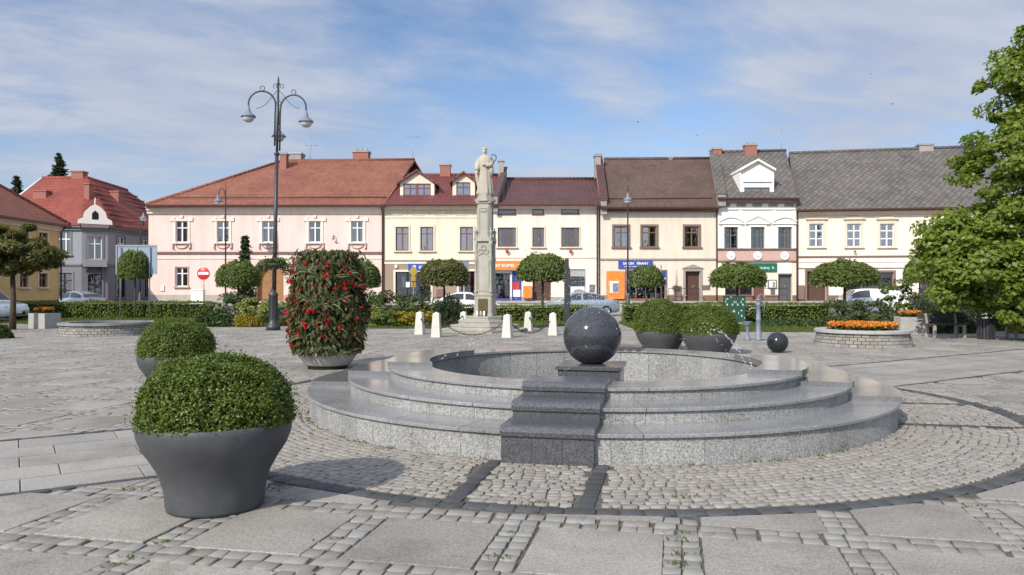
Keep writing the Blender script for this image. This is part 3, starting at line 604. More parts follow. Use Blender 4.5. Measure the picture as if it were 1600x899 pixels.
for k in range(35):
    a=rng.uniform(0,2*math.pi); t=rng.uniform(.1,1.4); pts.append((C.x+.415*math.sin(t)*math.cos(a),C.y+.415*math.sin(t)*math.sin(a),.945+.415*math.cos(t)))
tag(dropobj('water_spray',pts,.0016,.0042),'fine spray of water drops hanging in the air above the granite ball','water spray',kind='stuff')
# ================================================================ leaves
def unit(v): return v/np.maximum(np.linalg.norm(v,axis=1,keepdims=True),1e-6)
def leaf_arrays(p, n, L, Wd, fold=.15, jit=.6, along=None):
    """p centres, n facing directions; L,Wd leaf length and width"""
    N=len(p); n=unit(n+rng.normal(0,jit,(N,3)))
    t=rng.normal(0,1,(N,3)) if along is None else along+rng.normal(0,.35,(N,3))
    t=unit(t-n*(t*n).sum(1,keepdims=True)); b=np.cross(n,t)
    k=rng.uniform(.7,1.25,(N,1)); L=L*k; Wd=Wd*k
    v0=p-t*L*.5; v2=p+t*L*.5-n*L*.12; v1=p+b*Wd*.5+n*Wd*fold; v3=p-b*Wd*.5+n*Wd*fold
    V=np.stack([v0,v1,v2,v3],1).reshape(-1,3); Q=np.arange(4*N).reshape(N,4)
    return V,Q
def leafmesh(name, p, n, L, Wd, m, parent=None, jit=.6, fold=.15, along=None, loc=None):
    V,Q=leaf_arrays(np.asarray(p),np.asarray(n),L,Wd,fold,jit,along); return npmesh(name,V,Q,m,parent,loc)
def sph(N):
    v=rng.normal(0,1,(N,3)); return unit(v)
def lumps(d, amp, freq, seed):
    return np.array([1+amp*mnoise.noise(Vector((x*freq+seed,y*freq-seed,z*freq+2*seed))) for x,y,z in d])
def crown_pts(N, K, rad, clump, seed=0, up=.5, hollow=.55, zmin=-1e9, low=1.0, lump=.28):
    """clumps spread in an ellipsoid's outer shell, leaves round each clump"""
    d=sph(K); d=unit(d+np.array([0,0,.15])); d[:,2]=np.where(d[:,2]<0,d[:,2]*low,d[:,2]); rr=rng.uniform(hollow,1,(K,1))**.7*lumps(d,lump,2.0,seed)[:,None]
    cc=d*rr*np.array(rad); 
    idx=rng.integers(0,K,N); off=rng.normal(0,1,(N,3)); off=unit(off)*rng.uniform(.2,1,(N,1))**.5
    sz=rng.uniform(.6,1.3,(K,1))
    p=cc[idx]+off*clump*sz[idx]*np.array([1,1,.6]); n=unit(off*.6+d[idx]*.6+np.array([0,0,up]))
    keep=p[:,2]>zmin
    return p[keep],n[keep],cc
def dome_pts(N,rad,seed):
    a=rng.uniform(0,2*math.pi,N); q=np.sqrt(rng.random(N)); ed=np.array([1+.10*mnoise.noise(Vector((math.cos(t)*1.6+seed,math.sin(t)*1.6,seed)))+.07*mnoise.noise(Vector((math.cos(t)*5+seed,math.sin(t)*5,seed))) for t in a])
    h=np.sqrt(np.maximum(0,1-q**2.6)); und=rng.random(N)<.22
    hump=np.array([1+.22*mnoise.noise(Vector((math.cos(t)*r*2.6+seed,math.sin(t)*r*2.6,3+seed)))+.12*mnoise.noise(Vector((math.cos(t)*r*7,math.sin(t)*r*7,seed))) for t,r in zip(a,q)])
    ztop=h*hump*1.25; zbot=-.42+.16*(1-q)*0-.12*(1-q**2)*np.sin(a*3+seed)
    z=np.where(und,zbot+rng.uniform(0,.35,N),ztop-(ztop-zbot)*rng.random(N)**2.1*.75)
    p=np.stack([rad[0]*q*ed*np.cos(a),rad[1]*q*ed*np.sin(a),(z-.25)*rad[2]*.8],1)+rng.normal(0,.05,(N,3))
    n=np.stack([np.cos(a)*q,np.sin(a)*q,np.where(und,.15,.75)],1); return p,unit(n)
def box_bush(L=.03, N=30000):
    """clipped dome: returns leaf mesh data and core"""
    d=sph(N*2); d=d[d[:,2]>-.10][:N]
    e=2.5; k=(np.abs(d[:,0])**e+np.abs(d[:,1])**e+np.abs(d[:,2])**e)**(-1/e)
    rr=k*.93+.07; 
    l=lumps(d,.08,2.6,3.1)*lumps(d,.05,8,1.3)*lumps(d,.03,21,4.3)*np.where(rng.random(len(d))<.04,rng.uniform(1.03,1.12,len(d)),1.0); dep=rng.uniform(.90,1.0,len(d))
    p=d*(rr*l*dep)[:,None]; return p,unit(d+np.array([0,0,.35]))
def make_box(parent_name='boxwood_bush'):
    p,n=box_bush(); S=np.array([.575,.575,.49]); p=p*S*np.array([.975,.975,1])+np.array([0,0,.075])
    al=unit(n+rng.normal(0,.5,n.shape)); V,Q=leaf_arrays(p,n,.025,.0145,.2,.75,along=al)
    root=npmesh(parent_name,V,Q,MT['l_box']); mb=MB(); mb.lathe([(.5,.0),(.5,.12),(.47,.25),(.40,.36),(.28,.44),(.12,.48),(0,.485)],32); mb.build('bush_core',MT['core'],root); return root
bushproto=None
def bowl(loc, s, label, prof=None, mat_='pot', hs=1.0, soil_z=.60, name='planter_bowl'):
    t=empty(name,loc,rng.uniform(0,6),label,'planter',None); mb=MB()
    pr=prof or [(.352,0),(.362,.03),(.372,.14),(.405,.26),(.468,.37),(.53,.46),(.562,.54),(.572,.60),(.571,.637),(.566,.643),(.548,.643),(.544,.63),(.53,.56)]
    mb.lathe([(r*s,z*s*hs) for r,z in pr],64); mb.build('bowl',MT[mat_],t)
    m2=MB(); m2.lathe([(0,soil_z*s*hs),(pr[-3][0]*s-.01,soil_z*s*hs)],40,close=False); m2.build('soil',MT['soil'],t); return t
def bush_at(loc, sx, sz, rz, label):
    global bushproto
    if bushproto is None: bushproto=make_box(); o=bushproto
    else: o=copy_tree(bushproto)
    o.location=loc; o.scale=(sx,sx,sz); o.rotation_euler=(0,0,rz)
    return tag(o,label,'bush','clipped boxwood bushes in dark bowls')
g='dark grey planter bowls'
def potbush(loc,s,lp,lb,rz=0,hs=1.0,prof=None,bs=1.0,sz=1.0,soil=.60):
    tag(bowl(loc,s,lp,prof,hs=hs,soil_z=soil),group=g); top=soil*s*hs
    bush_at((loc[0],loc[1],top),s*bs,s*sz,rz,lb)
potbush((-2.19,5.68,0),.955,'big dark grey planter bowl with a waisted foot, closest to the camera','big dome of clipped boxwood filling the nearest dark bowl',.4,hs=1.04,sz=.97)
potbush((-5.02,11.5,0),.955,'dark grey planter bowl half hidden behind the nearest clipped bush','clipped boxwood dome just behind the big nearest one',2.1,sz=1.05)
low=[(.36,0),(.375,.02),(.44,.14),(.51,.26),(.555,.36),(.565,.42),(.562,.45),(.54,.45),(.536,.43),(.52,.38)]
potbush((3.87,20.0,0),1.15,'low dark grey bowl under the wider boxwood bush right behind the fountain','wider and taller boxwood bush behind the granite ball',1.0,prof=low,bs=1.02,sz=1.34,soil=.40)
potbush((4.82,18.8,0),1.18,'low dark grey bowl between the fountain and the green cabinet','lower boxwood bush in front of the green cabinet',3.3,prof=low,bs=1.0,sz=1.12,soil=.40)
bl=MB(); bl.ball((0,0,.262),.262,40,26); tag(bl.build('stone_ball',MT['ball_black'],None,(6.69,19.35,-.002)),'small polished black stone ball lying on the paving by the water pump','stone ball')

# flower pyramid
fp=G(513,583); fpx,fpy=-3.74,15.6
pr=[(.44,.07),(.46,.09),(.56,.24),(.60,.33),(.585,.345),(.56,.33)]
t=empty('planter_bowl',(fpx,fpy,0),0,'shallow pale grey bowl under the tall red begonia column','planter')
mb=MB(); mb.lathe(pr,48); mb.build('bowl',MT['planter'],t); mb=MB(); mb.lathe([(.40,0),(.40,.075)],40); mb.build('base',MT['black'],t)
t=empty('flower_column',(fpx,fpy,.3),0,'tall column of bronze leaved begonias with red flowers beside the fountain','flowers')
N=9800; a=rng.uniform(0,2*math.pi,N); z=rng.uniform(.0,2.0,N)
def colrad(z): return .66+.10*np.sin(np.clip(z,0,2)/2*math.pi)-np.where(z>1.55,(z-1.55)**2*1.6,0)
rr=colrad(z)*rng.uniform(.72,1.06,N)*lumps(np.stack([np.cos(a),np.sin(a),z],1),.17,1.9,5)
top=rng.random(N)<.12; rr=np.where(top,rr*np.sqrt(rng.random(N)),rr); z=np.where(top,rng.uniform(1.8,2.06,N),z)
d=np.stack([np.cos(a),np.sin(a),np.zeros(N)],1); p=d*rr[:,None]; p[:,2]=z
leafmesh('begonia_leaves',p,d+np.array([0,0,.5]),.125,.055,MT['l_bronze'],t,.55,.15,along=d*.6+np.array([0,0,-.8]))
N=620; a=rng.uniform(0,2*math.pi,N); z=rng.uniform(.0,1.95,N); k=rng.integers(0,40,N); ka=rng.uniform(0,2*math.pi,40); kz=rng.uniform(0,1.9,40); ka[:18]=rng.uniform(3.4,6.0,18)
a=ka[k]; z=kz[k]; V=[];Q=[]
for i in range(N):
    o=np.array([math.cos(a[i]),math.sin(a[i]),0]); b=np.array([-o[1],o[0],0]); dirn=o*rng.uniform(.2,1)+b*rng.normal(0,.8)+np.array([0,0,rng.uniform(-.2,1)]); dirn/=np.linalg.norm(dirn)
    L=rng.uniform(.15,.34); p0=o*float(colrad(np.array(z[i])))*.92+np.array([0,0,z[i]]); sd_=np.cross(dirn,o); sd_/=max(np.linalg.norm(sd_),.1)
    p1=p0+dirn*L*.55; p2=p0+dirn*L+np.array([0,0,-.12*L*3*rng.random()]); b0=len(V)
    V+= [p0-sd_*.006,p0+sd_*.006,p1+sd_*.008,p1-sd_*.008,p2+sd_*.002,p2-sd_*.002]; Q+=[(b0,b0+1,b0+2,b0+3),(b0+3,b0+2,b0+4,b0+5)]
npmesh('strap_leaves',V,Q,MT['l_strap'],t)
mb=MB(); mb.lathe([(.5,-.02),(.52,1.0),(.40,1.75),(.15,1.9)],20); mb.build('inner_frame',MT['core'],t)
fv,fq=leaf_arrays(sph(12)*np.array([.028,.028,.016]),sph(12)*.5+np.array([0,0,.6]),.060,.040,.2,.4); fl0=None
for i in range(98):
    ff=rng.random()<.75; aa=rng.uniform(3.3,6.1) if ff else rng.uniform(0,6.28); zz=rng.uniform(.05,1.98); rr_=float(colrad(np.array(zz)))*rng.uniform(1.0,1.1)
    if fl0 is None: o=fl0=npmesh('flower',fv,fq,MT['p_red'],t)
    else: o=fl0.copy(); COL.objects.link(o)
    o.parent=t; o.location=(rr_*math.cos(aa),rr_*math.sin(aa),zz); s=rng.uniform(.7,1.35); o.scale=(s,s,s); o.rotation_euler=(rng.uniform(0,6),rng.uniform(0,6),rng.uniform(0,6))

# ================================================================ trees
def limbs(mb, base, K, rad, r0, seed, zc):
    for k in range(K):
        a=2*math.pi*k/K+rng.uniform(-.4,.4); e=rng.uniform(.3,.9)
        q=Vector((rad[0]*e*math.cos(a),rad[1]*e*math.sin(a),zc+rad[2]*rng.uniform(-.2,.6))); m_=base.lerp(q,.5)+Vector((0,0,-.1*rad[2]))
        mb.tube([base,m_,q],[r0,r0*.6,r0*.22],6)
def make_globe(seed, N, rad, leaf, m, z, tr, name='globe_tree'):
    t=empty(name,(0,0,0)); mb=MB(); top=Vector((0,0,z-rad[2]*.55)); mb.tube([(0,0,0),(.02,.01,z*.4),top],[tr*1.35,tr,tr*.85],9); limbs(mb,top,8,rad,tr*.6,seed,z); mb.build('trunk',MT['bark'],t)
    p,n=dome_pts(N,rad,seed) if N<15000 else crown_pts(N,130,(rad[0]*.95,rad[1]*.95,rad[2]*.8),.36,seed,.7,.25,low=.6,lump=.30)[:2]; p=p+np.array([0,0,z]); leafmesh('crown',p,n,leaf,leaf*.62,MT[m],t,.55); return t
GT='small globe trees along the hedges'
gA=make_globe(1.1,9500,(1.55,1.55,1.02),.16,'l_globe',2.55,.075); gB=make_globe(4.7,9500,(1.55,1.55,1.05),.16,'l_globe2',2.55,.075)
def put_tree(px,Y,y0,y1,wpx,proto,first,label,rz):
    o=proto if first else copy_tree(proto); w_=wpx*Y/F/2; zt=H+(CY-y0)*Y/F; zb=H+(CY-y1)*Y/F; s=w_/1.68
    rz_=(zt-zb)/2; zc=(zt+zb)/2; o.location=((px-CX)*Y/F,Y,0); o.rotation_euler=(0,0,rz); o.scale=(s,s,zc/2.55 if True else 1)
    return tag(o,label,'tree',GT)
gC=make_globe(12.9,9000,(1.6,1.5,.98),.16,'l_globe',2.6,.085)
put_tree(1152,42,408,460,92,gA,True,'globe tree with dense green crown behind the green cabinet',.3)
put_tree(1320,42,410,452,104,gA,False,'globe tree with wide flat crown in front of the white van',1.7)
put_tree(848,41,400,447,86,gC,True,'globe tree before the orange shop sign, right of the monument',2.6)
put_tree(373,40,405,460,72,gA,False,'globe tree in front of the pink house beside the arched door',4.0)
put_tree(694,41,409,450,80,gB,True,'globe tree with browning leaves before the blue flower shop sign',.9)
put_tree(1010,45,414,458,58,gC,False,'small globe tree hiding the shop window beside the orange cash machine',5.2)
put_tree(211,42.0,400,437,52,gC,False,'young globe tree in front of the information boards',.1)
put_tree(566,38,396,470,62,gA,False,'dark globe tree just behind the red begonia column',3.6)
put_tree(1437,44,402,455,50,gC,False,'globe tree half hidden by the big leafy tree',2.2)
gL=make_globe(8.3,26000,(1.85,1.8,1.4),.15,'l_globe2',2.95,.10); gL.location=(-19.7,30.3,0)
tag(gL,'spreading maple with flat crown beside the yellow house and white car','tree')
# big leafy tree on the right
bt=empty('leafy_tree',(18.6,25.5,0),0,'big bright green leafy tree with low branches over the benches','tree')
mb=MB(); mb.tube([(0,0,0),(.1,0,2),(0,.1,5),(.1,0,9.5)],[.32,.26,.18,.06],10)
lob=[(-.5,-.5,7.4,2.2,2.2,2.3),(-.9,-.8,5.6,2.3,2.3,1.7),(-1.7,-1.2,3.6,2.0,2.1,1.45),(-2.6,-1.3,2.1,2.0,2.0,1.3),(-1.2,-1.8,1.75,2.0,1.8,1.35),(.5,-1.6,2.6,2.2,2.0,1.8),(.4,-.8,5.0,2.6,2.4,2.0),(-.4,0,9.1,1.9,1.8,2.0),(-1.1,-.2,8.0,1.8,1.7,1.5),(-2.4,-.8,5.7,1.8,1.9,1.25),(-4.0,-1.2,2.6,1.6,1.7,1.15),(-4.3,-1.3,2.0,1.3,1.5,1.1),(-4.4,-.8,3.3,1.0,1.2,.75),(1.8,-.4,6.8,2.2,2.2,2.2),(-3.4,-.6,2.75,1.15,1.2,1.0),(-3.3,-1.2,1.9,1.5,1.6,1.2),(-.6,-1.0,6.4,2.0,2.0,1.5),(-2.2,-1.9,1.25,1.7,1.4,.95),(1.6,-1.8,1.6,1.9,1.6,1.3),(.2,-2.2,1.3,2.0,1.6,1.0),(-1.9,-.9,2.9,1.9,1.9,1.6)]
ps_=[];ns_=[]
for i,(x,y,z,rx,ry,rz) in enumerate(lob):
    n_=int(6600*(rx*ry*rz/6)**.62); p,n,cc=crown_pts(n_,62,(rx,ry,rz),.40,i*1.7,.8,.5,zmin=.35-z,lump=.42); ps_.append(p+np.array([x,y,z])); ns_.append(n)
    for c_ in cc[::6]: mb.tube([(0,.05,max(.9,z*.62)),(x*.5,y*.5,z*.85),tuple(np.array([x,y,z])+c_*.8)],[.10,.06,.015],6)
mb.build('trunk',MT['bark'],bt); leafmesh('crown',np.concatenate(ps_),np.concatenate(ns_),.165,.125,MT['l_big'],bt,.5,.1)
def conifer(loc,h,r,label,spire=False):
    t=empty('conifer',loc,0,label,'tree'); mb=MB(); mb.tube([(0,0,0),(0,0,h)],[h*.018+.03,.01],7); pts=[];nn=[]
    L=int(h*4.2 if h>8 else h*10)
    for k in range(L):
        f=min(.99,max(0,(k+rng.uniform(-.6,.6))/L)); z=h*(.12+.88*f); rad=r*(1-f)**.8+.05
        for b in range(8):
            a=rng.uniform(0,6.28); rl=rad*rng.uniform(.4,1.25); tip=Vector((rl*math.cos(a),rl*math.sin(a),z+rng.uniform(-.25,.35)*rl+rng.uniform(-.1,.1))); mb.tube([(0,0,z),tip],[.02,.006],4)
            m=int(10+rl*26)
            s=rng.random(m); q=np.outer(s,np.array(tip)-np.array([0,0,z]))+np.array([0,0,z])+rng.normal(0,.06+.07*rl,(m,3))*np.array([1,1,.5]); pts.append(q); nn.append(np.tile([0,0,1.],(m,1)))
    mb.build('trunk',MT['bark'],t); lf=.10+h*.012; leafmesh('crown',np.concatenate(pts),np.concatenate(nn),lf*1.4,lf*.5,MT['l_con'],t,.8)
conifer(((92-CX)*88/F,88,0),17.2,3.4,'tall dark conifer behind the red roofed corner house, the taller one')
conifer(((26-CX)*86/F,86,0),14.4,2.8,'dark conifer tip showing above the yellow house roof')
conifer(((383-CX)*43/F,43,0),4.6,.55,'slender young conifer rising behind the globe tree at the pink house')

# ================================================================ hedges, shrubs, lawns
def hedge(x0,x1,y0,y1,h,label,m='l_hedge',L=.10,dens=240):
    t=empty('hedge',((x0+x1)/2,(y0+y1)/2,0),0,label,'hedge'); w_=(x1-x0)/2; d_=(y1-y0)/2
    A=[(w_*2*h,0),(w_*2*d_*2,1),(d_*2*h,2),(d_*2*h,3)]; P_=[];N_=[]
    for ar,k in A:
        n=int(ar*dens); s=rng.uniform(-1,1,n); q=rng.uniform(0,1,n)
        if k==0: p=np.stack([s*w_,np.full(n,-d_),q*h],1); nn=[0,-1,.4]
        elif k==1: p=np.stack([s*w_,(q*2-1)*d_,np.full(n,h)],1); nn=[0,0,1]
        else: p=np.stack([np.full(n,w_*(1 if k==2 else -1)),s*d_,q*h],1); nn=[1 if k==2 else -1,0,.4]
        b=np.array([mnoise.noise(Vector((x*.7,y,z*1.2+7)))*.10+mnoise.noise(Vector((x*3,y*3,z*3)))*.05 for x,y,z in p]); p=p+np.outer(b,np.array(nn))+rng.normal(0,.035,p.shape); P_.append(p); N_.append(np.tile(nn,(n,1)))
    p=np.concatenate(P_); n=np.concatenate(N_).astype(float); o=leafmesh('hedge_leaves',p,n,L,L*.6,MT[m],t,.7)
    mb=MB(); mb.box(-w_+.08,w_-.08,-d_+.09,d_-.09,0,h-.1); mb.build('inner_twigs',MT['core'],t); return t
hedge(-28.6,-16.8,42.4,43.4,.86,'clipped green hedge in front of the pink and grey houses')
hedge(-7.2,4.0,38.6,39.6,.74,'low clipped hedge behind the stone column')
hedge(5.4,15.2,36.6,37.7,.88,'low clipped hedge behind the green cabinet and pump')
def shrub(px,Y,y0,y1,wpx,m,label,L=.12,N=1500,style='round',name='shrub',ry=.8,cat='shrub'):
    zt=H+(CY-y0)*Y/F; zb=max(0,H+(CY-y1)*Y/F); rx=wpx*Y/F/2; rz=(zt-zb)/2; t=empty(name,((px-CX)*Y/F,Y,0),0,label,cat)
    if style=='spiky':
        n=N; a=rng.uniform(0,6.28,n); rr=rx*np.sqrt(rng.random(n)); z=rng.random(n)*(zt-zb)*(1-.45*(rr/rx)**2)*lumps(np.stack([np.cos(a),np.sin(a),rr*0],1),.35,2.5,px); p=np.stack([rr*np.cos(a),rr*np.sin(a)*ry,zb+z],1)
        al=np.tile([0,0,1.],(n,1))+rng.normal(0,.25,(n,3)); leafmesh('leaves',p,rng.normal(0,1,(n,3)),L*2.2,L*.35,MT[m],t,.2,along=al)
    elif style=='low':
        n=N; a=rng.uniform(0,6.28,n); q=np.sqrt(rng.random(n)); d=np.stack([np.cos(a)*q,np.sin(a)*q*ry],1); h_=(1-q**2.5)*(zt-zb)*lumps(np.stack([d[:,0]*3,d[:,1]*3,a*0],1),.4,1.7,px*.1)
        p=np.stack([d[:,0]*rx,d[:,1]*rx,zb+h_*rng.uniform(.5,1.05,n)],1); al=np.stack([np.cos(a),np.sin(a),np.full(n,.5)],1); leafmesh('leaves',p,np.tile([0,0,1.],(n,1)),L*2,L*.4,MT[m],t,.7,along=al)
    else:
        p,n_,cc=crown_pts(N,40,(rx,rx*ry,rz),.25*min(rx,1.2),px*.37,.5,.5); p=p+np.array([0,0,(zt+zb)/2]); k=p[:,2]>0; leafmesh('leaves',p[k],n_[k],L,L*.62,MT[m],t,.6)
    mb=MB(); zz=(zt+zb)/2
    for k in range(6):
        a=k*1.05; mb.tube([(0,0,0),(rx*.5*math.cos(a),rx*.4*math.sin(a),zz)],[.025,.01],5)
    mb.build('stems',MT['bark'],t); return t
SH=shrub
SH(372,35.5,458,506,110,'l_dark','dark green rounded shrub under the globe tree at the pink house',.11,2600)
SH(338,33.2,487,510,80,'l_junip','low spreading juniper at the lawn edge before the pink house',.12,1600,'low','juniper')
SH(388,32.6,490,509,44,'l_yel','golden leaved low shrub between the juniper and the variegated bush',.09,900,'spiky')
SH(404,33.0,462,511,62,'l_lime','pale variegated bush left of the tall triple lamp',.13,2600)
SH(452,36,468,500,46,'l_lime','light green shrub behind the bench by the lamp',.12,1300)
SH(447,35,480,505,60,'l_dark','dark shrub under the light green one behind the bench',.11,900)
SH(598,37,455,508,76,'l_dark','tall dark shrub in front of the flower shop, left of its two',.12,2600)
SH(660,36,460,508,80,'l_dark','dense dark shrub under the globe tree with browning leaves',.11,2800)
SH(704,34,462,514,46,'l_con','dark feathery conifer shrub beside the stone column',.12,2400,'spiky','conifer_shrub')
SH(585,33,479,512,38,'l_lime','hydrangea bush with pale leaves right of the begonia column',.11,1100)
SH(606,32.8,487,513,40,'l_hedge','fresh green rounded shrub beside the hydrangea',.10,1100)
SH(634,33.2,486,510,46,'l_yel','golden yellow shrub behind the first stone bollard',.10,1400)
SH(666,33.2,484,509,30,'l_yel','narrow golden shrub between the two front stone bollards',.10,900)
SH(1240,33.8,499,521,130,'l_junip','low spreading juniper mat in front of the right hedge',.11,2800,'low','juniper')
SH(1318,33,470,513,86,'l_dark','dark rounded shrub in front of the white van',.11,2600)
SH(1368,32,464,514,76,'l_dark','dark shrub behind the round marigold bed',.11,2200)
SH(1452,33,452,512,64,'l_con','upright dark yew shrub left of the big tree',.12,2600,'spiky','yew_shrub')
SH(1490,31,462,514,80,'l_con','upright dusky yew shrub under the big tree edge',.12,2800,'spiky','yew_shrub')
SH(1470,28.6,484,520,110,'l_junip','bright juniper spreading behind the park bench',.12,2400,'low','juniper')
SH(1570,29.5,492,522,60,'l_dark','dark shrub behind the litter bin',.11,1300)
SH(1592,27.8,510,528,40,'l_yel','golden low shrub under the bench at the edge of the picture',.09,700)
SH(2,25.0,509,536,34,'l_junip','small grey green bush at the picture edge by the maple',.08,1600,'low','juniper')
st=shrub(1402,29.5,438,500,58,'l_globe','small young tree rising behind the round marigold bed',.11,1500,'round','young_tree',cat='tree')
def lawn(poly,dens=55,m='grass'):
    xs=[p[0] for p in poly]; ys=[p[1] for p in poly]; P2=[Vector(p) for p in poly]; c=sum(P2,Vector((0,0)))/len(P2)
    mb=MB(); mb.add([(p[0],p[1],.012) for p in poly],[tuple(range(len(poly)))]); tag(mb.build('lawn',MT['grassbase']),kind='structure')
    n=int((max(xs)-min(xs))*(max(ys)-min(ys))*dens); p=np.stack([rng.uniform(min(xs),max(xs),n),rng.uniform(min(ys),max(ys),n),np.full(n,.03)],1)
    ok=np.ones(n,bool)
    for i in range(len(P2)):
        a,b=P2[i],P2[(i+1)%len(P2)]; ok&=((b.x-a.x)*(p[:,1]-a.y)-(b.y-a.y)*(p[:,0]-a.x))>0
    p=p[ok]; n=len(p); o=leafmesh('grass',p,rng.normal(0,1,(n,3))*np.array([1,1,.2]),.10,.03,MT[m],None,.2,along=np.tile([0,0,1.],(n,1))); tag(o,'short mown grass blades on the lawn','grass',kind='stuff')
lawn([(-24.5,36.2),(-19,33.6),(-11.5,32.6),(-9.2,34.0),(-9.2,42.2),(-27,42.2)])
lawn([(-9,31.2),(-2.2,31.0),(2.4,33.2),(3.2,35),(3.2,38.5),(-9,38.5)])
lawn([(4.8,28.8),(12.0,28.6),(21,29.5),(26,31),(26,37),(5.0,37)])
W_=[];Wn=[]
for k in range(70):
    a=rng.uniform(3.3,5.6) if k<30 else 0; b=C+Vector((math.cos(a),math.sin(a)))*(R1+.01) if k<30 else Vector((rng.uniform(-3.6,4.5),rng.uniform(4.0,7.0)))
    if k>=30:
        u_=(b.dot(U)+3.03)%PU; b=b+U*((SW+.12)-u_)
    m=rng.integers(4,14); W_.append(np.array([b.x,b.y,.0])+rng.normal(0,1,(m,3))*np.array([.05,.02,.006])); Wn.append(rng.normal(0,1,(m,3)))
W_=np.concatenate(W_); W_[:,2]=np.abs(W_[:,2])+.006; tag(leafmesh('weeds',W_,np.concatenate(Wn),.03,.012,MT['grass'],None,.3),'tiny weeds sprouting in the paving joints and at the fountain foot','weeds',kind='stuff')
# kerb strip of the lawns, flower beds
def bed(px,py,wpx,h,zt,label,flowers,name='flower_bed',Y=None):
    g_=G(px,py); Rr=wpx*(g_.y)/F/2; c=Vector((g_.x,g_.y+Rr*.98,0)); t=empty(name,c,0,label,'flower bed'); mb=MB()
    k=0; z=0
    n=int(2*math.pi*Rr/.2); hh=(h-.09)/4
    for r_ in range(4):
        for i in range(n):
            a0=2*math.pi*(i+.5*(r_%2))/n; f=1-.06*r_/3+rng.uniform(-.006,.006); mb.arc([(Rr*f-.16,r_*hh+.004),(Rr*f+.05,r_*hh+.004),(Rr*f+.035,(r_+1)*hh-.008),(Rr*f-.16,(r_+1)*hh-.008)],a0+.008/Rr,a0+2*math.pi/n-.008/Rr,1)
    w_=mb.build('stone_wall',MT['cobble'],t); mb=MB(); mb.lathe([(Rr-.2,0),(Rr-.08,h-.1)],48,close=False); mb.build('mortar',MT['joint'],w_)
    mb=MB()
    for i in range(18): mb.arc([(Rr-.30,h-.085),(Rr+.03,h-.085),(Rr+.03,h-.01),(Rr+.02,h),(Rr-.30,h)],2*math.pi*i/18+.002,2*math.pi*(i+1)/18-.002,4)
    mb.build('rim',MT['gran_step'] if not flowers else MT['planter'],t); mb=MB(); mb.lathe([(0,h-.1),(Rr-.2,h-.1)],40,close=False); mb.build('soil',MT['soil'],t)
    if flowers: marigolds(t,Rr-.34,1.0,h-.1,900,2100)
    return t
def marigolds(t,rx,asp,z0,nf,nl):
    n=nl; a=rng.uniform(0,6.28,n); q=np.sqrt(rng.random(n)); p=np.stack([rx*q*np.cos(a),rx*asp*q*np.sin(a),z0+rng.uniform(0,.24,n)],1); leafmesh('leaves',p,sph(n)+np.array([0,0,.4]),.09,.035,MT['l_mari'],t,.4)
    n=nf; a=rng.uniform(0,6.28,n); q=np.sqrt(rng.random(n)); hh=.27+.07*np.array([mnoise.noise(Vector((3*x*math.cos(y),3*x*math.sin(y),2))) for x,y in zip(q,a)]); c=np.stack([rx*q*np.cos(a),rx*asp*q*np.sin(a),z0+hh*rng.uniform(.75,1,n)],1)
    p=np.repeat(c,9,0)+sph(n*9)*.03; o=leafmesh('flower_heads',p,sph(n*9)+np.array([0,0,.6]),.05,.042,MT['p_or'],t,.5); o['kind']='stuff'
bed(1380,544.5,146,.46,0,'round cobble walled flower bed full of orange marigolds','x')
bed(131,526.5,140,.44,0,'round cobble walled basin with a dark stone rim, empty of flowers',None,'stone_basin')
def boxplanter(x,y,w_,h,label,rz=0):
    t=empty('planter_box',(x,y,0),rz,label,'planter'); mb=MB(); k=w_/2
    mb.box(-k,k,-k,-k+.07,0,h,c=.012); mb.box(-k,k,k-.07,k,0,h,c=.012); mb.box(-k,-k+.07,-k+.07,k-.07,0,h,c=.012); mb.box(k-.07,k,-k+.07,k-.07,0,h,c=.012); mb.build('box',MT['planter'],t)
    mb=MB(); mb.box(-k+.06,k-.06,-k+.06,k-.06,h-.2,h-.06); mb.build('soil',MT['soil'],t); marigolds(t,k-.05,1,h-.06,110,420)
boxplanter(-19.1,31.4,.82,.62,'square pale concrete planter with orange flowers beside the maple trunk',R(-14))
boxplanter(14.35,27.7,.84,.60,'square pale planter topped with orange flowers behind the marigold bed',R(-10))
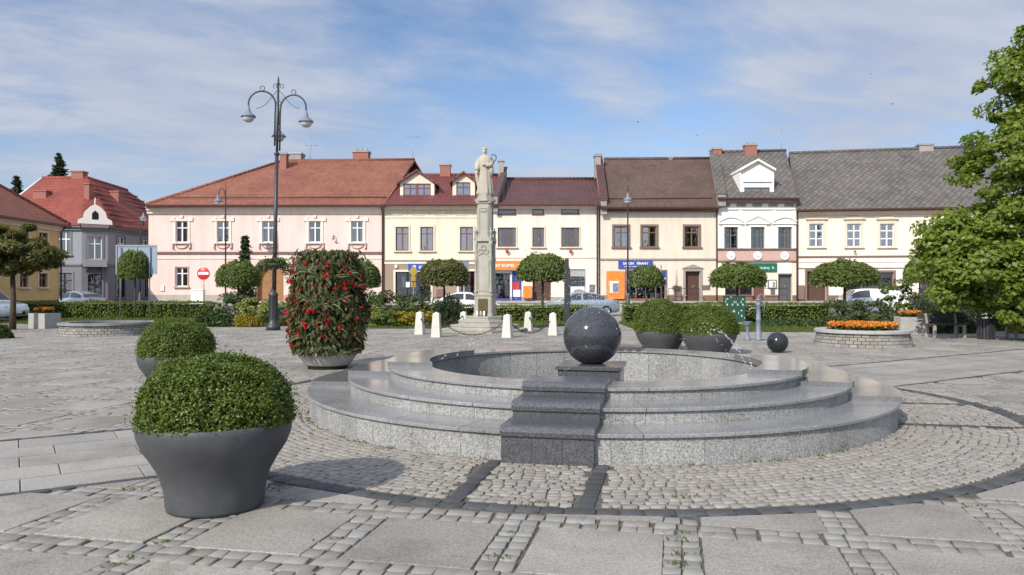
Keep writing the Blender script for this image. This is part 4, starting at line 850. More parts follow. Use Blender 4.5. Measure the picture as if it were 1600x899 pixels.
# ================================================================ houses
Z0=.75
class House:
    def __init__(s, name, A, ang, label, z0=Z0, cat='house'):
        s.A=Vector((A[0],A[1],0)); s.ang=ang; s.z0=z0; s.e=Vector((math.cos(ang),math.sin(ang),0)); s.n=Vector((-math.sin(ang),math.cos(ang),0))
        s.root=empty(name,(A[0],A[1],z0),ang,label,cat); s.holes=[]; s.pend=[]
    def uz(s,px,py,v=0.0):
        d=Vector(((px-CX)/F,1,(CY-py)/F)); O=Vector((0,0,H)); t=(s.A+s.n*v-O).dot(s.n)/d.dot(s.n); p=O+d*t
        return (p-s.A).dot(s.e), p.z-s.z0
    def rect(s,x0,x1,y0,y1,v=0.0):
        u0,zt=s.uz(x0,y0,v); u1,zb=s.uz(x1,y1,v); return u0,u1,max(zb,0.0),zt
    def wall(s,u0,u1,zt,mat_,depth,base=None,basez=0,parts=None,name='wall'):
        """front with real openings; parts = [(z0,z1,mat)] bands"""
        us=sorted({u0,u1,*[h[0] for h in s.holes],*[h[1] for h in s.holes]}); bands=parts or [(0,zt,mat_)]
        mats=[b[2] for b in bands]; mb=MB()
        for bi,(za,zb,_) in enumerate(bands):
            zs=sorted({za,zb,*[z for h in s.holes for z in (h[2],h[3]) if za<z<zb]})
            for i in range(len(us)-1):
                for j in range(len(zs)-1):
                    a,b,c,d=us[i],us[i+1],zs[j],zs[j+1]; m=((a+b)/2,(c+d)/2)
                    if any(h[0]<m[0]<h[1] and h[2]<m[1]<h[3] for h in s.holes): continue
                    mb.add([(a,0,c),(b,0,c),(b,0,d),(a,0,d)],[(0,1,2,3)],bi)
        top=len(bands)-1
        for h in s.holes:
            a,b,c,d=h[:4]; r=h[4]; bi=next((k for k,bn in enumerate(bands) if bn[0]<=(c+d)/2<=bn[1]),top)
            mb.add([(a,0,c),(b,0,c),(b,r,c),(a,r,c)],[(0,1,2,3)],bi); mb.add([(a,0,d),(b,0,d),(b,r,d),(a,r,d)],[(0,3,2,1)],bi)
            mb.add([(a,0,c),(a,0,d),(a,r,d),(a,r,c)],[(0,3,2,1)],bi); mb.add([(b,0,c),(b,0,d),(b,r,d),(b,r,c)],[(0,1,2,3)],bi)
        mb.add([(u0,0,0),(u0,depth,0),(u0,depth,zt),(u0,0,zt)],[(0,3,2,1)],top); mb.add([(u1,0,0),(u1,depth,0),(u1,depth,zt),(u1,0,zt)],[(0,1,2,3)],top)
        mb.add([(u0,depth,0),(u1,depth,0),(u1,depth,zt),(u0,depth,zt)],[(0,3,2,1)],top)
        return mb.build(name,mats,s.root)
    def strip(s,name,u0,u1,z0,z1,out,m,prof=None):
        mb=MB(); hh=z1-z0
        if prof=='cornice': mb.extx([(0.02,z0),(-out*.35,z0),(-out*.35,z0+hh*.3),(-out*.7,z0+hh*.45),(-out*.7,z0+hh*.7),(-out,z0+hh*.8),(-out,z1),(0.02,z1)],u0,u1)
        else: mb.extx([(0.02,z0),(-out*.8,z0),(-out,z0+hh*.35),(-out,z1-hh*.12),(0.02,z1)],u0,u1)
        return mb.build(name,MT[m],s.root)
    def win(s,x0,x1,y0,y1,fr='f_white',cols=2,split=.68,sur=None,sw=.16,sill=None,ped=None,curt=.35,glass='glass',rec=.14,rows=None,rect=None,name='window',sout=.05,sillw=.12,inner=True,label=None):
        u0,u1,z0,z1=rect or s.rect(x0,x1,y0,y1); s.holes.append((u0,u1,z0,z1,rec+.06)); mb=MB(); w_=u1-u0
        smat=MT[sur] if sur else MT[fr]
        if sur:
            mb.box(u0-sw,u0+.0,-sout,.01,z0,z1); mb.box(u1,u1+sw,-sout,.01,z0,z1); mb.box(u0-sw,u1+sw,-sout-.002,.01,z1,z1+sw)
        if sill: mb.box(u0-sw-sillw*.5,u1+sw+sillw*.5,-sout-.10,.01,z0-.09,z0-.002)
        if not sur and not sill: mb.box(u0-.03,u1+.03,-.05,.02,z0-.05,z0-.002)
        if ped=='tri':
            zt=z1+sw+.16; mb.extr([(u0-sw-.2,zt),(u1+sw+.2,zt),((u0+u1)/2,zt+w_*.42)],-.10,.01); mb.extr([(u0-sw-.28,zt+.0),(u0-sw-.28,zt+.10),((u0+u1)/2,zt+w_*.42+.16),(u1+sw+.28,zt+.10),(u1+sw+.28,zt),((u0+u1)/2,zt+w_*.42+.03)],-.18,-.102); mb.box(u0-sw-.24,u1+sw+.24,-.16,.01,z1+sw+.05,z1+sw+.158)
        if ped=='arc':
            zt=z1+sw+.12; pts=[(u0-sw-.2+(w_+2*sw+.4)*k/10, zt+.10+w_*.30*math.sin(math.pi*k/10)) for k in range(11)]
            mb.extr([(u0-sw-.2,zt)]+pts+[(u1+sw+.2,zt)],-.09,.01); o=[(x,z+.10) for x,z in pts]; mb.extr(pts+o[::-1],-.18,.0); mb.box(u0-sw-.26,u1+sw+.26,-.16,.01,zt-.07,zt-.002)
        if ped=='flat': mb.box(u0-sw-.12,u1+sw+.12,-sout-.12,.01,z1+sw+.16,z1+sw+.26); mb.box(u0-sw+.02,u1+sw-.02,-sout,.01,z1+sw+.002,z1+sw+.158); mb.extr([(u0-sw,z1+sw+.262),(u1+sw,z1+sw+.262),((u0+u1)/2+.2,z1+sw+.40),((u0+u1)/2-.2,z1+sw+.40)],-.06,.01)
        root=mb.build(name,smat,s.root); 
        if label: root['label']=label
        f=MB(); y0_,y1_=rec-.05,rec+.01; t=.065
        f.box(u0,u0+t,y0_,y1_,z0,z1); f.box(u1-t,u1,y0_,y1_,z0,z1); f.box(u0+t,u1-t,y0_,y1_,z0,z0+t); f.box(u0+t,u1-t,y0_,y1_,z1-t,z1)
        for c in range(1,cols): x=u0+w_*c/cols; f.box(x-.045,x+.045,y0_-.012,y1_-.003,z0+t,z1-t)
        for q in ([split] if split else [])+(rows or []): z=z0+(z1-z0)*q; f.box(u0+t,u1-t,y0_-.006,y1_-.002,z-.035,z+.035)
        f.build('frame',MT[fr],root)
        g=MB(); 
        for c in range(cols):
            a_=u0+.03+(w_-.06)*c/cols; b_=u0+.03+(w_-.06)*(c+1)/cols; t1,t2,t3=rng.uniform(-.018,.018,3); g.add([(a_,rec+t1,z0+.03),(b_,rec+t2,z0+.03),(b_,rec+t2+t3,z1-.03),(a_,rec+t1+t3,z1-.03)],[(0,1,2,3)])
        g.build('pane',MT[glass],root)
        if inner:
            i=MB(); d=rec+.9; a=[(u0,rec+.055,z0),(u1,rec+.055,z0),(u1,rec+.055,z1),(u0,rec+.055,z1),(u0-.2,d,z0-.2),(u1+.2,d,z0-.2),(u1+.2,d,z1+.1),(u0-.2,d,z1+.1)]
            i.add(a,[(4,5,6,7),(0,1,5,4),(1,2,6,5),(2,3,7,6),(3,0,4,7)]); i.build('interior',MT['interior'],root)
        if curt>0:
            c=MB(); 
            def cloth(a,b,zb,zt_):
                n=max(4,int((b-a)/.035)); vs=[];fs=[]
                for k in range(n+1):
                    x=a+(b-a)*k/n; y=rec+.16+.022*math.sin(k*1.5)+.01*rng.normal(); vs+=[(x,y,zb),(x,y,zt_)]
                for k in range(n): fs.append((2*k,2*k+2,2*k+3,2*k+1))
                c.add(vs,fs,0,True)
            k=curt*rng.uniform(.7,1.25)
            if k>.9: cloth(u0+.05,u1-.05,z0+.04,z1-.05)
            else:
                kk=k*rng.uniform(.5,1.3); cloth(u0+.05,u0+.05+w_*min(.48,k*.6),z0+.04,z1-.05); cloth(u1-.05-w_*min(.48,kk*.6),u1-.05,z0+.04,z1-.05)
            c.build('curtain',MT['curtain'],root)
        return root
    def door(s,x0,x1,y0,y1,m='brownwood',sur=None,sw=.2,rec=.22,panels=True,name='door',boards=0,label=None):
        u0,u1,z0,z1=s.rect(x0,x1,y0,y1); s.holes.append((u0,u1,z0,z1,rec+.08)); mb=MB(); t=.1
        mb.box(u0,u0+t,rec-.03,rec+.05,z0,z1); mb.box(u1-t,u1,rec-.03,rec+.05,z0,z1); mb.box(u0+t,u1-t,rec-.03,rec+.05,z1-t,z1); mb.box(u0+t,u1-t,rec+.0,rec+.06,z0+.01,z1-t)
        if boards:
            for k in range(boards): a=u0+t+(u1-u0-2*t)*k/boards; mb.box(a+.008,a+(u1-u0-2*t)/boards-.008,rec-.015,rec-.001,z0+.03,z1-t-.01)
        elif panels:
            for k in range(2):
                a=u0+t+(u1-u0-2*t)*k/2
                for (q0,q1) in ((.06,.42),(.48,.92)): mb.box(a+.06,a+(u1-u0-2*t)/2-.06,rec-.02,rec-.001,z0+(z1-z0-t)*q0,z0+(z1-z0-t)*q1,c=.008)
        o=mb.build(name,MT[m],s.root)
        if label: o['label']=label
        h=MB(); h.tube([((u0+u1)/2+.06,rec-.06,z0+1.0),((u0+u1)/2+.16,rec-.06,z0+1.0)],.018,6); h.box((u0+u1)/2+.05,(u0+u1)/2+.09,rec-.05,rec-.002,z0+.9,z0+1.1); h.build('handle',MT['greymetal'],o)
        if sur:
            q=MB(); q.box(u0-sw,u0,-.05,.01,0,z1); q.box(u1,u1+sw,-.05,.01,0,z1); q.box(u0-sw,u1+sw,-.052,.01,z1,z1+sw); q.build('surround',MT[sur],o)
        return o,(u0,u1,z0,z1)
    def shopwin(s,x0,x1,y0,y1,fr='f_grey',cols=2,split=.0,rec=.16,goods=None,sur=None,sw=.12,curt=0,glass='glass2'):
        r=s.win(x0,x1,y0,y1,fr=fr,cols=cols,split=split,rec=rec,curt=curt,sur=sur,sw=sw,glass=glass,name='shop_window'); 
        if goods:
            u0,u1,z0,z1=s.rect(x0,x1,y0,y1); mb=MB(); nr=goods
            for k in range(nr):
                z=z0+.1+(z1-z0-.3)*k/nr; mb.box(u0+.05,u1-.05,rec+.2,rec+.5,z-.03,z,0); x=u0+.08
                while x<u1-.2: w_=rng.uniform(.06,.28); mb.box(x,min(x+w_,u1-.05),rec+.22,rec+.4,z+.001,z+rng.uniform(.12,(z1-z0-.3)/nr-.1),int(rng.integers(1,6))); x+=w_+rng.uniform(.02,.2)
            mb.build('goods',[MT['f_grey'],MT['curtain'],MT['beige'],MT['red'],MT['whiteplastic'],MT['trimbrown']],r)
        return r
    def panel(s,name,x0,x1,y0,y1,m,out=.06,v=0,c=.0):
        u0,u1,z0,z1=s.rect(x0,x1,y0,y1); mb=MB(); mb.box(u0,u1,v-out,v+.01,z0,z1); return mb.build(name,MT[m],s.root),(u0,u1,z0,z1)
    def roof(s,eL,eR,rR,rL,m,vr=5.5,ov=.5,th=.16,name='roof',gut='gutter'):
        """eave and ridge ends as picture points on the planes v=-ov and v=vr"""
        q=[Vector((s.uz(*p,v)[0],v,s.uz(*p,v)[1])) for p,v in ((eL,-ov),(eR,-ov),(rR,vr),(rL,vr))]; mb=MB()
        zl=q[0].z; b=[Vector((q[2].x,vr*2+ov,zl)),Vector((q[3].x,vr*2+ov,zl))]; vs=q+b; d=Vector((0,0,-th)); n=len(vs)
        allv=vs+[p+d for p in vs]
        mb.add(allv,[(0,1,2,3),(3,2,4,5),(6,9,8,7),(9,11,10,8),(0,6,7,1),(1,7,8,2),(2,8,10,4),(4,10,11,5),(5,11,9,3),(3,9,6,0)])
        o=mb.build(name,MT[m],s.root); rg=MB(); rg.tube([q[3]+Vector((0,0,.02)),q[2]+Vector((0,0,.02))],.13,8); rg.build('ridge_tiles',MT[m],o)
        if gut:
            g=MB(); g.extx([(-ov-.13,zl-.16),(-ov-.16,zl-.04),(-ov-.13,zl-.035),(-ov-.03,zl-.035),(-ov+.02,zl-.14)],q[0].x,q[1].x); g.build('gutter',MT[gut],o)
        s.rq=q; s.vr=vr; return o
    def zroof(s,v):
        a,b=s.rq[0],s.rq[3]; return a.z+(b.z-a.z)*(v-a.y)/(b.y-a.y)
    def chimney(s,x0,x1,y0,v,m,roof,dep=.7,cap=True,pots=0):
        u0,zt=s.uz(x0,y0,v); u1,_=s.uz(x1,y0,v); mb=MB(); zb=min(s.zroof(v-dep/2),s.rq[2].z)-.6; mb.box(u0,u1,v-dep/2,v+dep/2,zb,zt-.14); 
        o=mb.build('chimney',[MT[m]],roof); c=MB(); c.box(u0-.06,u1+.06,v-dep/2-.06,v+dep/2+.06,zt-.138,zt)
        if cap: pass
        for k in range(pots): x=u0+(u1-u0)*(k+.5)/pots; c.lathe([(.09,zt),(.08,zt+.28)],8,c=(x,v,0))
        c.build('chimney_cap',MT['chimgrey'] if m!='chimgrey' else MT['greymetal'],roof); return o
    def downpipe(s,px,y0,y1,m='gutter',out=.12):
        u,zt=s.uz(px,y0); _,zb=s.uz(px,y1); mb=MB(); mb.tube([(u,-.55,zt+.1),(u,-.5,zt-.1),(u,-out,zt-.55),(u,-out,max(.05,zb))],.055,8); mb.build('downpipe',MT[m],s.root)
    def firewall(s,pe,pr,m,cap='gutter',w_=.38,up=.38,vback=None,side=0):
        """party wall following the slope: pe picture point at the eave (v=-.3), pr at the ridge"""
        u,z=s.uz(*pe,-.3); u2,z2=s.uz(*pr,s.vr); mb=MB(); vr=s.vr
        vs=[(u,-.45,z-.6),(u,-.45,z+up),(u2,vr,z2+up),(u2,vr,z2-.8)]; vs+= [(x+w_,y,zz) for x,y,zz in vs]
        mb.add(vs,[(0,1,2,3),(7,6,5,4),(0,4,5,1),(1,5,6,2),(2,6,7,3),(3,7,4,0)]); o=mb.build('party_wall',MT[m],s.root)
        c=MB(); e=.06; vs=[(u-e,-.5,z+up),(u-e,-.5,z+up+.06),(u2-e,vr,z2+up+.06),(u2-e,vr,z2+up)]; vs+=[(x+w_+2*e,y,zz) for x,y,zz in vs]
        c.add(vs,[(0,1,2,3),(7,6,5,4),(0,4,5,1),(1,5,6,2),(2,6,7,3),(3,7,4,0)]); c.build('coping',MT[cap],o); return o
    def antenna(s,px,y0,y1,v,roof,yagi=True):
        u,zt=s.uz(px,y0,v); _,zb=s.uz(px,y1,v); mb=MB(); mb.tube([(u,v,zb-.5),(u,v,zt)],.025,6)
        if yagi:
            mb.tube([(u-.45,v,zt-.08),(u+.6,v,zt-.08)],.014,5)
            for k in range(6): x=u-.4+k*.19; mb.tube([(x,v-.25+.02*k,zt-.08),(x,v+.25-.02*k,zt-.08)],.009,4)
        mb.build('antenna',MT['greymetal'],roof)
    def dormer(s,x0,x1,yb,yeave,yapex,v,wx,m,roofm,fr,cols,over=.22,name='dormer',depth=3.2,ped=False):
        """gabled dormer, front at depth v; wx=(x0,x1,y0,y1) window in the picture"""
        u0,zb=s.uz(x0,yb,v); u1,_=s.uz(x1,yb,v); _,ze=s.uz(x0,yeave,v); _,za=s.uz(x0,yapex,v); um=(u0+u1)/2; mb=MB()
        a,wt=s.uz(wx[0],wx[2],v); b,wb=s.uz(wx[1],wx[3],v)
        mb.extr([(u0,zb-.5),(a,zb-.5),(a,ze),(u0,ze)],v,v+depth); mb.extr([(b,zb-.5),(u1,zb-.5),(u1,ze),(b,ze)],v,v+depth)
        mb.box(a,b,v,v+.5,zb-.5,wb); mb.box(a,b,v,v+.5,wt,ze); mb.extr([(u0,ze),(u1,ze),(um,za)],v,v+depth)
        o=mb.build(name,MT[m],s.root); r=MB(); k=(za-ze)/(um-u0); ex=over; th=.12
        r.extr([(u0-ex,ze-ex*k),(um,za),(um,za+th*1.2),(u0-ex,ze-ex*k+th*1.2)],v-.28,v+depth+.3); r.extr([(u1+ex,ze-ex*k),(u1+ex,ze-ex*k+th*1.2),(um,za+th*1.2),(um,za)],v-.281,v+depth+.3)
        r.build('dormer_roof',MT[roofm],o); f=MB(); t=.07; y=v+.06
        f.box(a,a+t,y,y+.08,wb,wt); f.box(b-t,b,y,y+.08,wb,wt); f.box(a+t,b-t,y,y+.08,wb,wb+t); f.box(a+t,b-t,y,y+.08,wt-t,wt)
        for c in range(1,cols): x=a+(b-a)*c/cols; wd=.09 if c*2==cols and cols>2 else .04; f.box(x-wd,x+wd,y-.01,y+.07,wb+t,wt-t)
        z=wb+(wt-wb)*.7; f.box(a+t,b-t,y+.005,y+.065,z-.03,z+.03); f.build('window_frame',MT[fr],o)
        g=MB(); g.add([(a,y+.05,wb),(b,y+.05,wb),(b,y+.05,wt),(a,y+.05,wt)],[(0,1,2,3)]); g.build('window_pane',MT['blueglass'],o)
        i=MB(); i.box(a,b,y+.4,y+.5,wb,wt); i.build('curtain',MT['interior'],o); return o

# ---- sidewalk terrace the row stands on
mb=MB(); mb.box(-26.4,60,53.2,120,-.05,Z0-.001); tag(mb.build('terrace',MT['walk']),kind='structure')
wl=empty('retaining_wall',(0,53.2,0),0,'long pale concrete retaining wall under the terrace of the house row','wall'); mb=MB()
for k in range(29): x=-26.4+k*3; mb.box(x+.01,x+2.99,-.16,-.002,-.05,Z0-.1)
mb.build('wall_panels',MT['conc'],wl); mb=MB(); mb.box(-26.4,60,-.22,.06,Z0-.098,Z0+.012); mb.build('wall_cap',MT['planter'],wl)

# ---- pink house
Y=54
h=House('town_house',((232-CX)*Y/F,Y),0,'long pink house with orange tiled hip roof and an arched wooden door')
for c in (284,348.5,419,492,558): h.win(c-9.5,c+9.5,345.5,379,fr='f_white',sur='cream2',sw=.15,sill=True,curt=.4)
for c in (284,372): h.win(c-9.5,c+9.5,418,448,fr='f_white',sur='rosy',sw=.07,sill=True,curt=.4)
h.win(482,501,418,448,fr='f_white',sur='rosy',sw=.07,sill=True,curt=.4); h.win(548,567,418,448,fr='f_white',sur='rosy',sw=.07,sill=True,curt=.4)
d,(a,b,z0,z1)=h.door(399,443,408,471,m='oak',rec=.5)
um=(a+b)/2; rr=(b-a)/2; zs=z1-rr
sp=MB()
for sg in (-1,1):
    pts=[(um+sg*rr*math.cos(t),zs+rr*.97*math.sin(t)) for t in np.linspace(0,math.pi/2,9)]; sp.extr([(um+sg*rr,z1+.02)]+pts,.002,.45)
sp.build('arch_spandrel',MT['pink'],d); rm=MB(); outer=[(um+(rr+.2)*math.cos(t),zs+(rr*.97+.2)*math.sin(t)) for t in np.linspace(0,math.pi,21)]; inn=[(um+rr*math.cos(t),zs+rr*.97*math.sin(t)) for t in np.linspace(math.pi,0,21)]
rm.extr(outer+inn,-.06,.01); rm.build('arch_surround',MT['redgloss'] if False else MT['trimbrown'],d)
uR=h.uz(599,400)[0]; zE=h.uz(300,322)[1]; zb=h.uz(300,465)[1]
h.wall(0,uR,zE,None,12,parts=[(0,.45,MT['pinkbase']),(.45,zE,MT['pink'])])
zs_=h.uz(300,397)[1]; h.strip('string_course',-.03,uR+.0,zs_-.02,zs_+.16,.09,'trimbrown'); h.strip('string_course',-.03,uR,zs_-.36,zs_-.26,.05,'cream2'); h.strip('cornice',-.06,uR,zE-.55,zE-.06,.38,'cream2','cornice')
# ornaments above and below the upper windows
for c in (284,348.5,419,492,558):
    u,z=h.uz(c,345.5); _,zl=h.uz(c,379); wn_=h.uz(c+9.5,360)[0]-u; mb=MB()
    for sg in (-1,1): mb.box(u+sg*(wn_+.2)-.16,u+sg*(wn_+.2)+.16,-.08,.01,z-.02,z+.24)
    mb.box(u-.12,u+.12,-.10,.01,z+.19,z+.40,c=.03)
    h_=mb.build('window_ornament',MT['cream2'],h.root); mb=MB()
    for sg in (-1,1): mb.tube([(u+sg*(wn_+.16),-.06,zl-.12),(u+sg*(wn_+.2),-.06,zl-.35),(u+sg*(wn_+.12),-.06,zl-.48)],.055,6)
    mb.tube([(u+(wn_)*math.cos(t),-.05,zl-.14-.28*math.sin(t)) for t in np.linspace(0,math.pi,11)],.04,6); mb.box(u-wn_-.1,u+wn_+.1,-.04,.01,zl-.2,zl-.11); mb.build('sill_garland',MT['trimbrown'] if False else MT['rosy'],h_)
# hipped roof
q0=[h.uz(228,320,-.5),h.uz(601,319,-.5),h.uz(648,250,8),h.uz(441,252,8)]; v_=[Vector((q0[0][0],-.5,q0[0][1])),Vector((q0[1][0],-.5,q0[1][1])),Vector((q0[2][0],8,q0[2][1])),Vector((q0[3][0],8,q0[3][1])),Vector((q0[0][0],16.5,q0[0][1])),Vector((q0[1][0]+3.5,16.5,q0[1][1]))]
mb=MB(); dz=Vector((0,0,-.2)); mb.add(v_+[p+dz for p in v_],[(0,1,2,3),(3,2,5,4),(0,3,4),(6,7,1,0),(1,7,8,2),(2,8,11,5),(4,10,6,0),(5,11,10,4),(7,6,10,11)]); rf=mb.build('roof',MT['r_orange'],h.root)
h.rq=v_; h.vr=8; mb=MB(); mb.tube([v_[3],v_[2]],.15,8); mb.tube([v_[0],v_[3]],.14,8); mb.build('ridge_tiles',MT['r_orange'],rf)
mb=MB(); mb.extx([(-.63,v_[0].z-.16),(-.66,v_[0].z-.03),(-.5,v_[0].z-.03),(-.46,v_[0].z-.16)],v_[0].x,v_[1].x); mb.build('gutter',MT['gutter'],rf)
mb=MB(); u0_,z_=h.uz(236,311,.4); mb.tube([(v_[0].x+1.2,.5,h.zroof(.5)+.12),(v_[1].x,.5,h.zroof(.5)+.12)],.035,5); mb.build('snow_guard',MT['gutter'],rf)
h.chimney(439,449,240,6.6,'brick',rf); h.chimney(453,473,240,8.6,'chimgrey',rf,dep=1.2); h.chimney(553,577,237,8.6,'brick',rf,dep=1.0,pots=3)
h.antenna(486,226,262,8,rf); h.antenna(484,200,262,8.3,rf,False); h.antenna(645,213,252,8,rf); h.downpipe(598,322,470)
lamp_=MB(); u,z=h.uz(522,372); lamp_.tube([(u,0,z+.15),(u,-.25,z+.15),(u,-.25,z)],.03,6); lamp_.lathe([(.02,.0),(.12,-.12)],10,c=(u,-.25,z)); lamp_.build('wall_lamp',MT['darkmetal'],h.root)
h.panel('wall_box',251,257,446,455,'cream2',.08)

# ---- yellow house with dormers
h=House('town_house',((600-CX)*Y/F,Y+.02),0,'cream yellow house with two gabled dormers and a taupe shop floor')
for c in (628.5,667,729): h.win(c-10,c+10,355,392,fr='f_redbrown',sur='beige',sw=.12,sill=True,curt=0,glass='blueglass',split=.72)
h.shopwin(618,673,425,472,fr='black',cols=3,sur='cream',sw=.14,goods=2); h.shopwin(717,742,424,471,fr='f_redbrown',cols=3,sur='cream',sw=.14)
uR=h.uz(756,400)[0]; zE=h.uz(640,321)[1]; zs_=h.uz(640,409)[1]
h.wall(0.02,uR,zE,None,12,parts=[(0,.3,MT['brownstone']),(.3,zs_,MT['taupe']),(zs_,zE,MT['cream'])])
h.strip('string_course',.02,uR,zs_+.02,zs_+.12,.07,'trimgrey'); h.strip('string_course',.02,uR,zs_-.18,zs_,.05,'cream'); h.strip('cornice',.02,uR,zE-.32,zE-.05,.35,'cream','cornice')
zf=h.uz(640,333)[1]; mb=MB(); x=.4
while x<uR-1.4:
    k=.3
    mb.box(x,x+.9,-.03,.01,zf-.19,zf-.15); mb.box(x,x+.9,-.03,.01,zf+.15,zf+.19); mb.box(x,x+.04,-.028,.01,zf-.15,zf+.15); mb.box(x+.86,x+.9,-.028,.01,zf-.15,zf+.15)
    mb.extr([(x+1.0,zf),(x+1.2,zf+.17),(x+1.4,zf),(x+1.2,zf-.17)],-.03,.01); x+=1.55
mb.build('frieze',MT['beige'],h.root); h.strip('string_course',.02,uR,zf-.36,zf-.30,.04,'beige')
rf=h.roof((600,319),(757,319),(786,274),(618,274),'r_red'); h.chimney(688,704,257,5.6,'brick',rf)
h.dormer(625,678.5,312,286,268,1.2,(630,673,287,311.5),'cream','r_red','f_redbrown',4); h.dormer(707,742,310,284,271,1.2,(713,735,285,310.5),'cream','r_red','f_redbrown',2)
o,(a,b,c,d)=h.panel('shop_sign',638,690,412.5,423.5,'blue',.08); lettering('KWIATY',.30,MT['white'],o,(a+.75,-.095,c+.14),bold=.006); mb=MB(); mb.lathe([(.0,0),(.15,0),(.15,.02)],16,M=Matrix.Translation((a+.42,-.09,(c+d)/2))@Matrix.Rotation(R(90),4,'X')); mb.build('emblem',MT['white'],o)
h.panel('poster',634,640,441,449,'whiteplastic',.02,v=.1); h.panel('meter_box',682,695,452,464,'trimbrown',.08); h.panel('wall_lamp',617,621,414,419,'whiteplastic',.12)

# ---- pale cream house with orange sign
h=House('town_house',((756.5-CX)*Y/F,Y+.04),0,'pale cream house with maroon roof and an orange shop sign over a blue shopfront')
for c,w_ in ((792,14),(841,9),(891,14)): h.win(c-w_,c+w_,356,386,fr='f_brown',cols=3 if w_>10 else 2,split=None,sur='beige',sw=.09,sill=True,curt=.3)
for c,w_,y in ((792,14,327),(841,9,327),(891,14,326)): h.win(c-w_,c+w_,y,y+8.5,fr='f_brown',cols=1,split=None,curt=0)
h.shopwin(771,797,424,468,fr='blueframe',cols=1,goods=5); h.door(800,815,424,470,m='blueframe',rec=.12,panels=False); h.door(832,861,424,470,m='brownwood',rec=.25); h.shopwin(890,915,421,468,fr='f_grey',cols=1)
uR=h.uz(936,400)[0]; zE=h.uz(840,321)[1]; zs_=h.uz(840,404)[1]
h.wall(0.01,uR,zE,None,12,parts=[(0,.3,MT['conc']),(.3,zE,MT['cream2'])]); h.strip('string_course',.01,uR,zs_,zs_+.08,.04,'beige'); h.strip('cornice',.01,uR,zE-.28,zE-.05,.33,'cream2','cornice')
rf=h.roof((757,319),(938,318),(932,280),(776,280),'r_red2'); h.firewall((771,318),(786,272),'trimgrey','gutter',w_=.3,up=.5); h.chimney(779,787,251,4.6,'chimgrey',rf,dep=.8); h.antenna(784,233,262,4.9,rf,False)
o,(a,b,c,d)=h.panel('shop_sign',766,822,408,422,'orange',.14); mb=MB(); mb.box(a,b,-.35,-.142,c-.06,c+.0); mb.build('awning_edge',MT['trimbrown'],o); lettering('AGD RTV KOMIS · NOWE' if False else 'RAT KOMIS · NOWE',.30,MT['white'],o,(a+.16,-.152,c+.20),bold=.008)
h.panel('shop_banner',771,797,423.5,427,'whiteplastic',.03); o,_=h.panel('vending_box',817.5,830.5,447,466,'redgloss' if False else 'orange',.32); o2,(a,b,c,d)=h.panel('poster',800,812,441,452,'red',.02,v=.1)
h.panel('poster',802,813,453,464,'whiteplastic',.02,v=.1)
o,(a,b,c,d)=h.panel('window_foil',890.5,914.5,448,468,'whiteplastic',.012,v=.14); mb=MB(); mb.lathe([(0,0),(.38,0)],24,close=False,ry=.45,M=Matrix.Translation(((a+b)/2+.1,.118,(c+d)/2+.1))@Matrix.Rotation(R(90),4,'X')); mb.build('oval_emblem',MT['trimgrey'],o)
h.panel('roller_blind',891,914.5,422,432,'planter',.03,v=.12); h.panel('notice_board',921,929,445,456,'f_grey',.06); h.downpipe(933,322,470)
for px in (792,891):
    u,z=h.uz(px,392); mb=MB(); mb.lathe([(.03,0),(.09,.12),(.11,.26)],8,c=(u,-.2,z-.2)); mb.tube([(u,0,z-.1),(u,-.2,z-.15)],.02,5); mb.build('flower_holder',MT['red'],h.root)

# ---- brown roofed house
h=House('town_house',((938-CX)*Y/F,Y+.06),0,'cream house with a brown tiled roof, three brown windows and an orange cash machine panel')
for c in (970.5,1014.5,1081): h.win(c-11,c+11,354,386,fr='f_brown',sur='trimbrown',sw=.14,sill=True,curt=.5,glass='blueglass',split=.7)
h.shopwin(979,1040,424,468,fr='f_brown',cols=4,goods=2,sur='trimbrown',sw=.1); _,(da,db,dc,dd)=h.door(1071,1094,424,470,m='brownwood',sur='trimgrey',sw=.16,rec=.35,boards=7)
uR=h.uz(1120,400)[0]; zE=h.uz(1000,325)[1]; zs_=h.uz(1000,407)[1]
h.wall(0.02,uR,zE,None,12,parts=[(0,.42,MT['brownstone']),(.42,zE,MT['cream3'])]); h.strip('string_course',.02,uR,zs_,zs_+.14,.08,'trimgrey')
mb=MB(); mb.extr([(da-.25,dd+.2),(db+.25,dd+.2),((da+db)/2,dd+.48)],-.09,.01); mb.build('door_pediment',MT['trimgrey'],h.root); mb=MB(); mb.box(.02,uR,-.34,.01,zE-.28,zE-.02); mb.build('eave_board',MT['f_brown'],h.root)
rf=h.roof((938,323),(1122,320),(1109,248),(944,249),'r_brown',ov=.55); h.firewall((938,322),(930.5,249),'chimgrey','r_red2',w_=.45,up=.35); h.chimney(929,938,243,4.4,'chimgrey',rf,dep=.8); h.chimney(1044,1050,246,5.6,'chimgrey',rf,dep=.5)
mb=MB(); mb.tube([(h.rq[0].x+.2,.2,h.zroof(.2)+.14),(h.rq[1].x-.2,.2,h.zroof(.2)+.14)],.04,5); mb.build('snow_guard',MT['gutter'],rf)
o,(a,b,c,d)=h.panel('shop_sign',966,1019.5,407.5,420,'blue',.08); lettering('SALON   FIRANY',.24,MT['white'],o,((a+b)/2,-.095,c+.28),'CENTER',bold=.006); lettering('ZASŁONY KARNISZE TKANINY',.12,MT['white'],o,((a+b)/2,-.095,c+.10),'CENTER')
o,(a,b,c,d)=h.panel('cash_machine',947.5,975.5,424,467.5,'orange',.10); mb=MB(); mb.box(a+.22,b-.42,-.14,-.101,c+.45,d-.7); mb.build('machine_face',MT['whiteplastic'],o); mb=MB(); mb.box(a+.42,b-.44,-.16,-.141,c+.5,d-.85); mb.build('screen',MT['bluegrey'],o)
